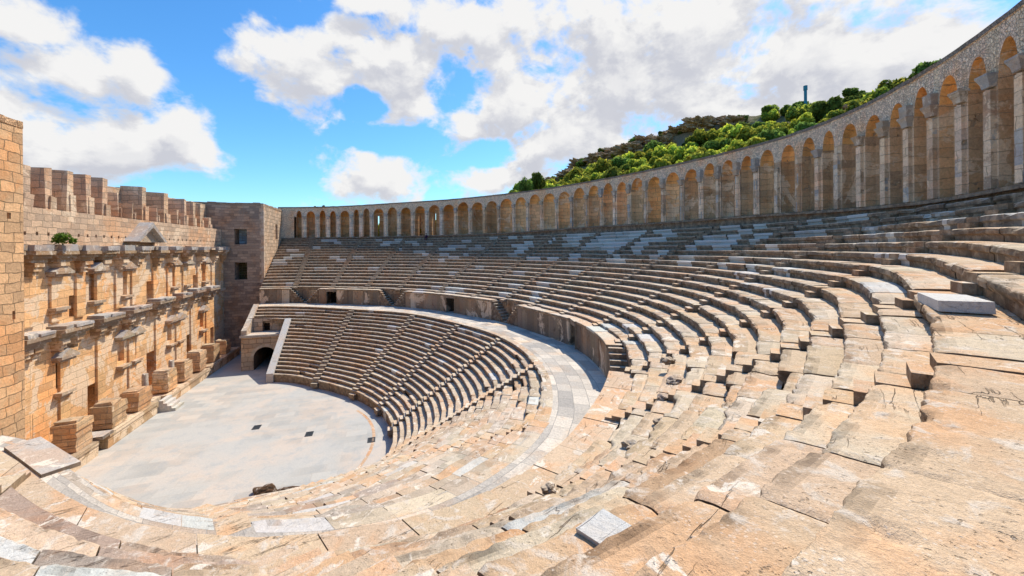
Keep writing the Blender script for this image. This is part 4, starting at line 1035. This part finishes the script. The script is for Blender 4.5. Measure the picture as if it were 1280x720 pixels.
BL = [(-0.525, 0.297, 0.118, 0.067), (-0.568, 0.341, 0.099, 0.045), (-0.467, 0.18, 0.133, 0.075), (-0.576, 0.186, 0.097, 0.091), (-0.379, 0.216, 0.06, 0.066), (-0.446, 0.306, 0.064, 0.059), (-0.149, 0.381, 0.151, 0.084), (0.067, 0.399, 0.26, 0.154), (0.318, 0.374, 0.294, 0.204), (0.603, 0.372, 0.393, 0.211), (-0.023, 0.165, 0.15, 0.076), (0.22, 0.16, 0.146, 0.05), (0.181, 0.5, 0.29, 0.082), (0.416, 0.256, 0.213, 0.109), (0.913, 0.349, 0.353, 0.212), (1.084, 0.341, 0.167, 0.123), (0.738, 0.458, 0.353, 0.128), (-0.058, 0.52, 0.121, 0.035)]
HOLES = [(0.191, 0.376, 0.12, 0.071), (-0.049, 0.323, 0.078, 0.043), (0.021, 0.25, 0.163, 0.039), (0.24, 0.231, 0.078, 0.041), (0.114, 0.107, 0.038, 0.038)]
g = bpy.data.node_groups.new('cloud_density', 'ShaderNodeTree')
g.interface.new_socket('P', in_out='INPUT', socket_type='NodeSocketVector'); g.interface.new_socket('D', in_out='OUTPUT', socket_type='NodeSocketFloat')
gi = g.nodes.new('NodeGroupInput'); go = g.nodes.new('NodeGroupOutput'); q = NT(g); P = gi.outputs[0]; best = None
for (a, e, ra, re) in BL:
    s1 = q.n('ShaderNodeVectorMath', operation='SUBTRACT'); q.l(P, s1.inputs[0]); s1.inputs[1].default_value = (a, e, 0)
    s2 = q.n('ShaderNodeVectorMath', operation='MULTIPLY'); q.l(s1.outputs[0], s2.inputs[0]); s2.inputs[1].default_value = (1/ra, 1/re, 0)
    ln = q.n('ShaderNodeVectorMath', operation='LENGTH'); q.l(s2.outputs[0], ln.inputs[0])
    d = q.math('SUBTRACT', 1. if ra > .05 else .45, ln.outputs['Value'])
    best = d if best is None else q.math('SMOOTH_MAX' if False else 'MAXIMUM', best, d)
for (a, e, ra, re) in HOLES:
    s1 = q.n('ShaderNodeVectorMath', operation='SUBTRACT'); q.l(P, s1.inputs[0]); s1.inputs[1].default_value = (a, e, 0)
    s2 = q.n('ShaderNodeVectorMath', operation='MULTIPLY'); q.l(s1.outputs[0], s2.inputs[0]); s2.inputs[1].default_value = (1/ra, 1/re, 0)
    ln = q.n('ShaderNodeVectorMath', operation='LENGTH'); q.l(s2.outputs[0], ln.inputs[0])
    best = q.math('SUBTRACT', best, q.math('MULTIPLY', q.math('SUBTRACT', 1., ln.outputs['Value'], True), 1.35))
best = q.math('MAXIMUM', best, -1.2)
sq = q.n('ShaderNodeVectorMath', operation='MULTIPLY'); q.l(P, sq.inputs[0]); sq.inputs[1].default_value = (1, 1.35, 0)
n1 = q.noise(sq.outputs[0], 6.5, 6, .58, .25); n2 = q.noise(sq.outputs[0], 19., 4, .6, .3)
nn = q.math('ADD', q.math('MULTIPLY', q.math('SUBTRACT', n1, .5), 2.5), q.math('MULTIPLY', q.math('SUBTRACT', n2, .5), .9))
q.l(q.math('ADD', q.math('MULTIPLY', best, .85), nn), go.inputs[0])
def dens(vec):
    x = t.n('ShaderNodeGroup'); x.node_tree = g; t.l(vec, x.inputs[0]); return x.outputs[0]
up = t.n('ShaderNodeVectorMath', operation='ADD'); t.l(cmb.outputs[0], up.inputs[0]); up.inputs[1].default_value = (.018, .05, 0)
d0 = dens(cmb.outputs[0]); d1 = dens(up.outputs[0])
mask = t.mapr(d0, -.10, .44)
shade = t.math('MULTIPLY', t.mapr(d1, .0, .6), t.mapr(d0, .08, .5))
cn = t.noise(cmb.outputs[0], 3.6, 5, .55)
shade = t.math('MULTIPLY', shade, t.mapr(cn, .3, .65, .5, 1.1), True)
rel = t.mapr(t.math('SUBTRACT', d1, d0), -.36, .36)
shade = t.math('SUBTRACT', t.math('ADD', t.math('MULTIPLY', rel, .75), t.math('MULTIPLY', shade, .55)), .22, True)
cloud = t.mix(shade, (9.1, 9.05, 9.0), (6.1, 6.25, 6.9))
skyc = t.n('ShaderNodeHueSaturation'); t.l(sky.outputs[0], skyc.inputs['Color']); skyc.inputs['Saturation'].default_value = 1.25; skyc.inputs['Value'].default_value = 1.9
fin = t.mix(mask, t.mix(1., skyc.outputs[0], (.74, 1.03, 1.14), 'MULTIPLY'), cloud)
t.l(fin, bg.inputs[0])

ld = bpy.data.lights.new('sun', 'SUN'); ld.energy = 5.0; ld.angle = rad(.5); ld.color = (1., .93, .80)
lo = bpy.data.objects.new('sun', ld); COL.objects.link(lo)
sv = Vector((math.cos(rad(SUN_AZ))*math.cos(rad(SUN_EL)), math.sin(rad(SUN_AZ))*math.cos(rad(SUN_EL)), math.sin(rad(SUN_EL))))
lo.rotation_mode = 'QUATERNION'; lo.rotation_quaternion = sv.to_track_quat('Z', 'Y'); lo.location = sv*300

cd = bpy.data.cameras.new('camera'); cam = bpy.data.objects.new('camera', cd); COL.objects.link(cam); scene.camera = cam
cd.sensor_width = 36; cd.lens = 36*510/1280; cd.shift_y = -50/1280; cd.clip_start = .05; cd.clip_end = 6000
cam.matrix_world = Matrix.Translation((0, 0, EYE)) @ Matrix.Rotation(-.2985, 4, 'Z') @ Matrix.Rotation(rad(90), 4, 'X') @ Matrix.Rotation(-.008, 4, 'Z')

scene.view_settings.view_transform = 'Standard'; scene.view_settings.look = 'None'; scene.view_settings.exposure = 0; scene.view_settings.gamma = 1
scene.render.engine = 'CYCLES'; scene.cycles.max_bounces = 5; scene.cycles.diffuse_bounces = 3; scene.cycles.transparent_max_bounces = 4
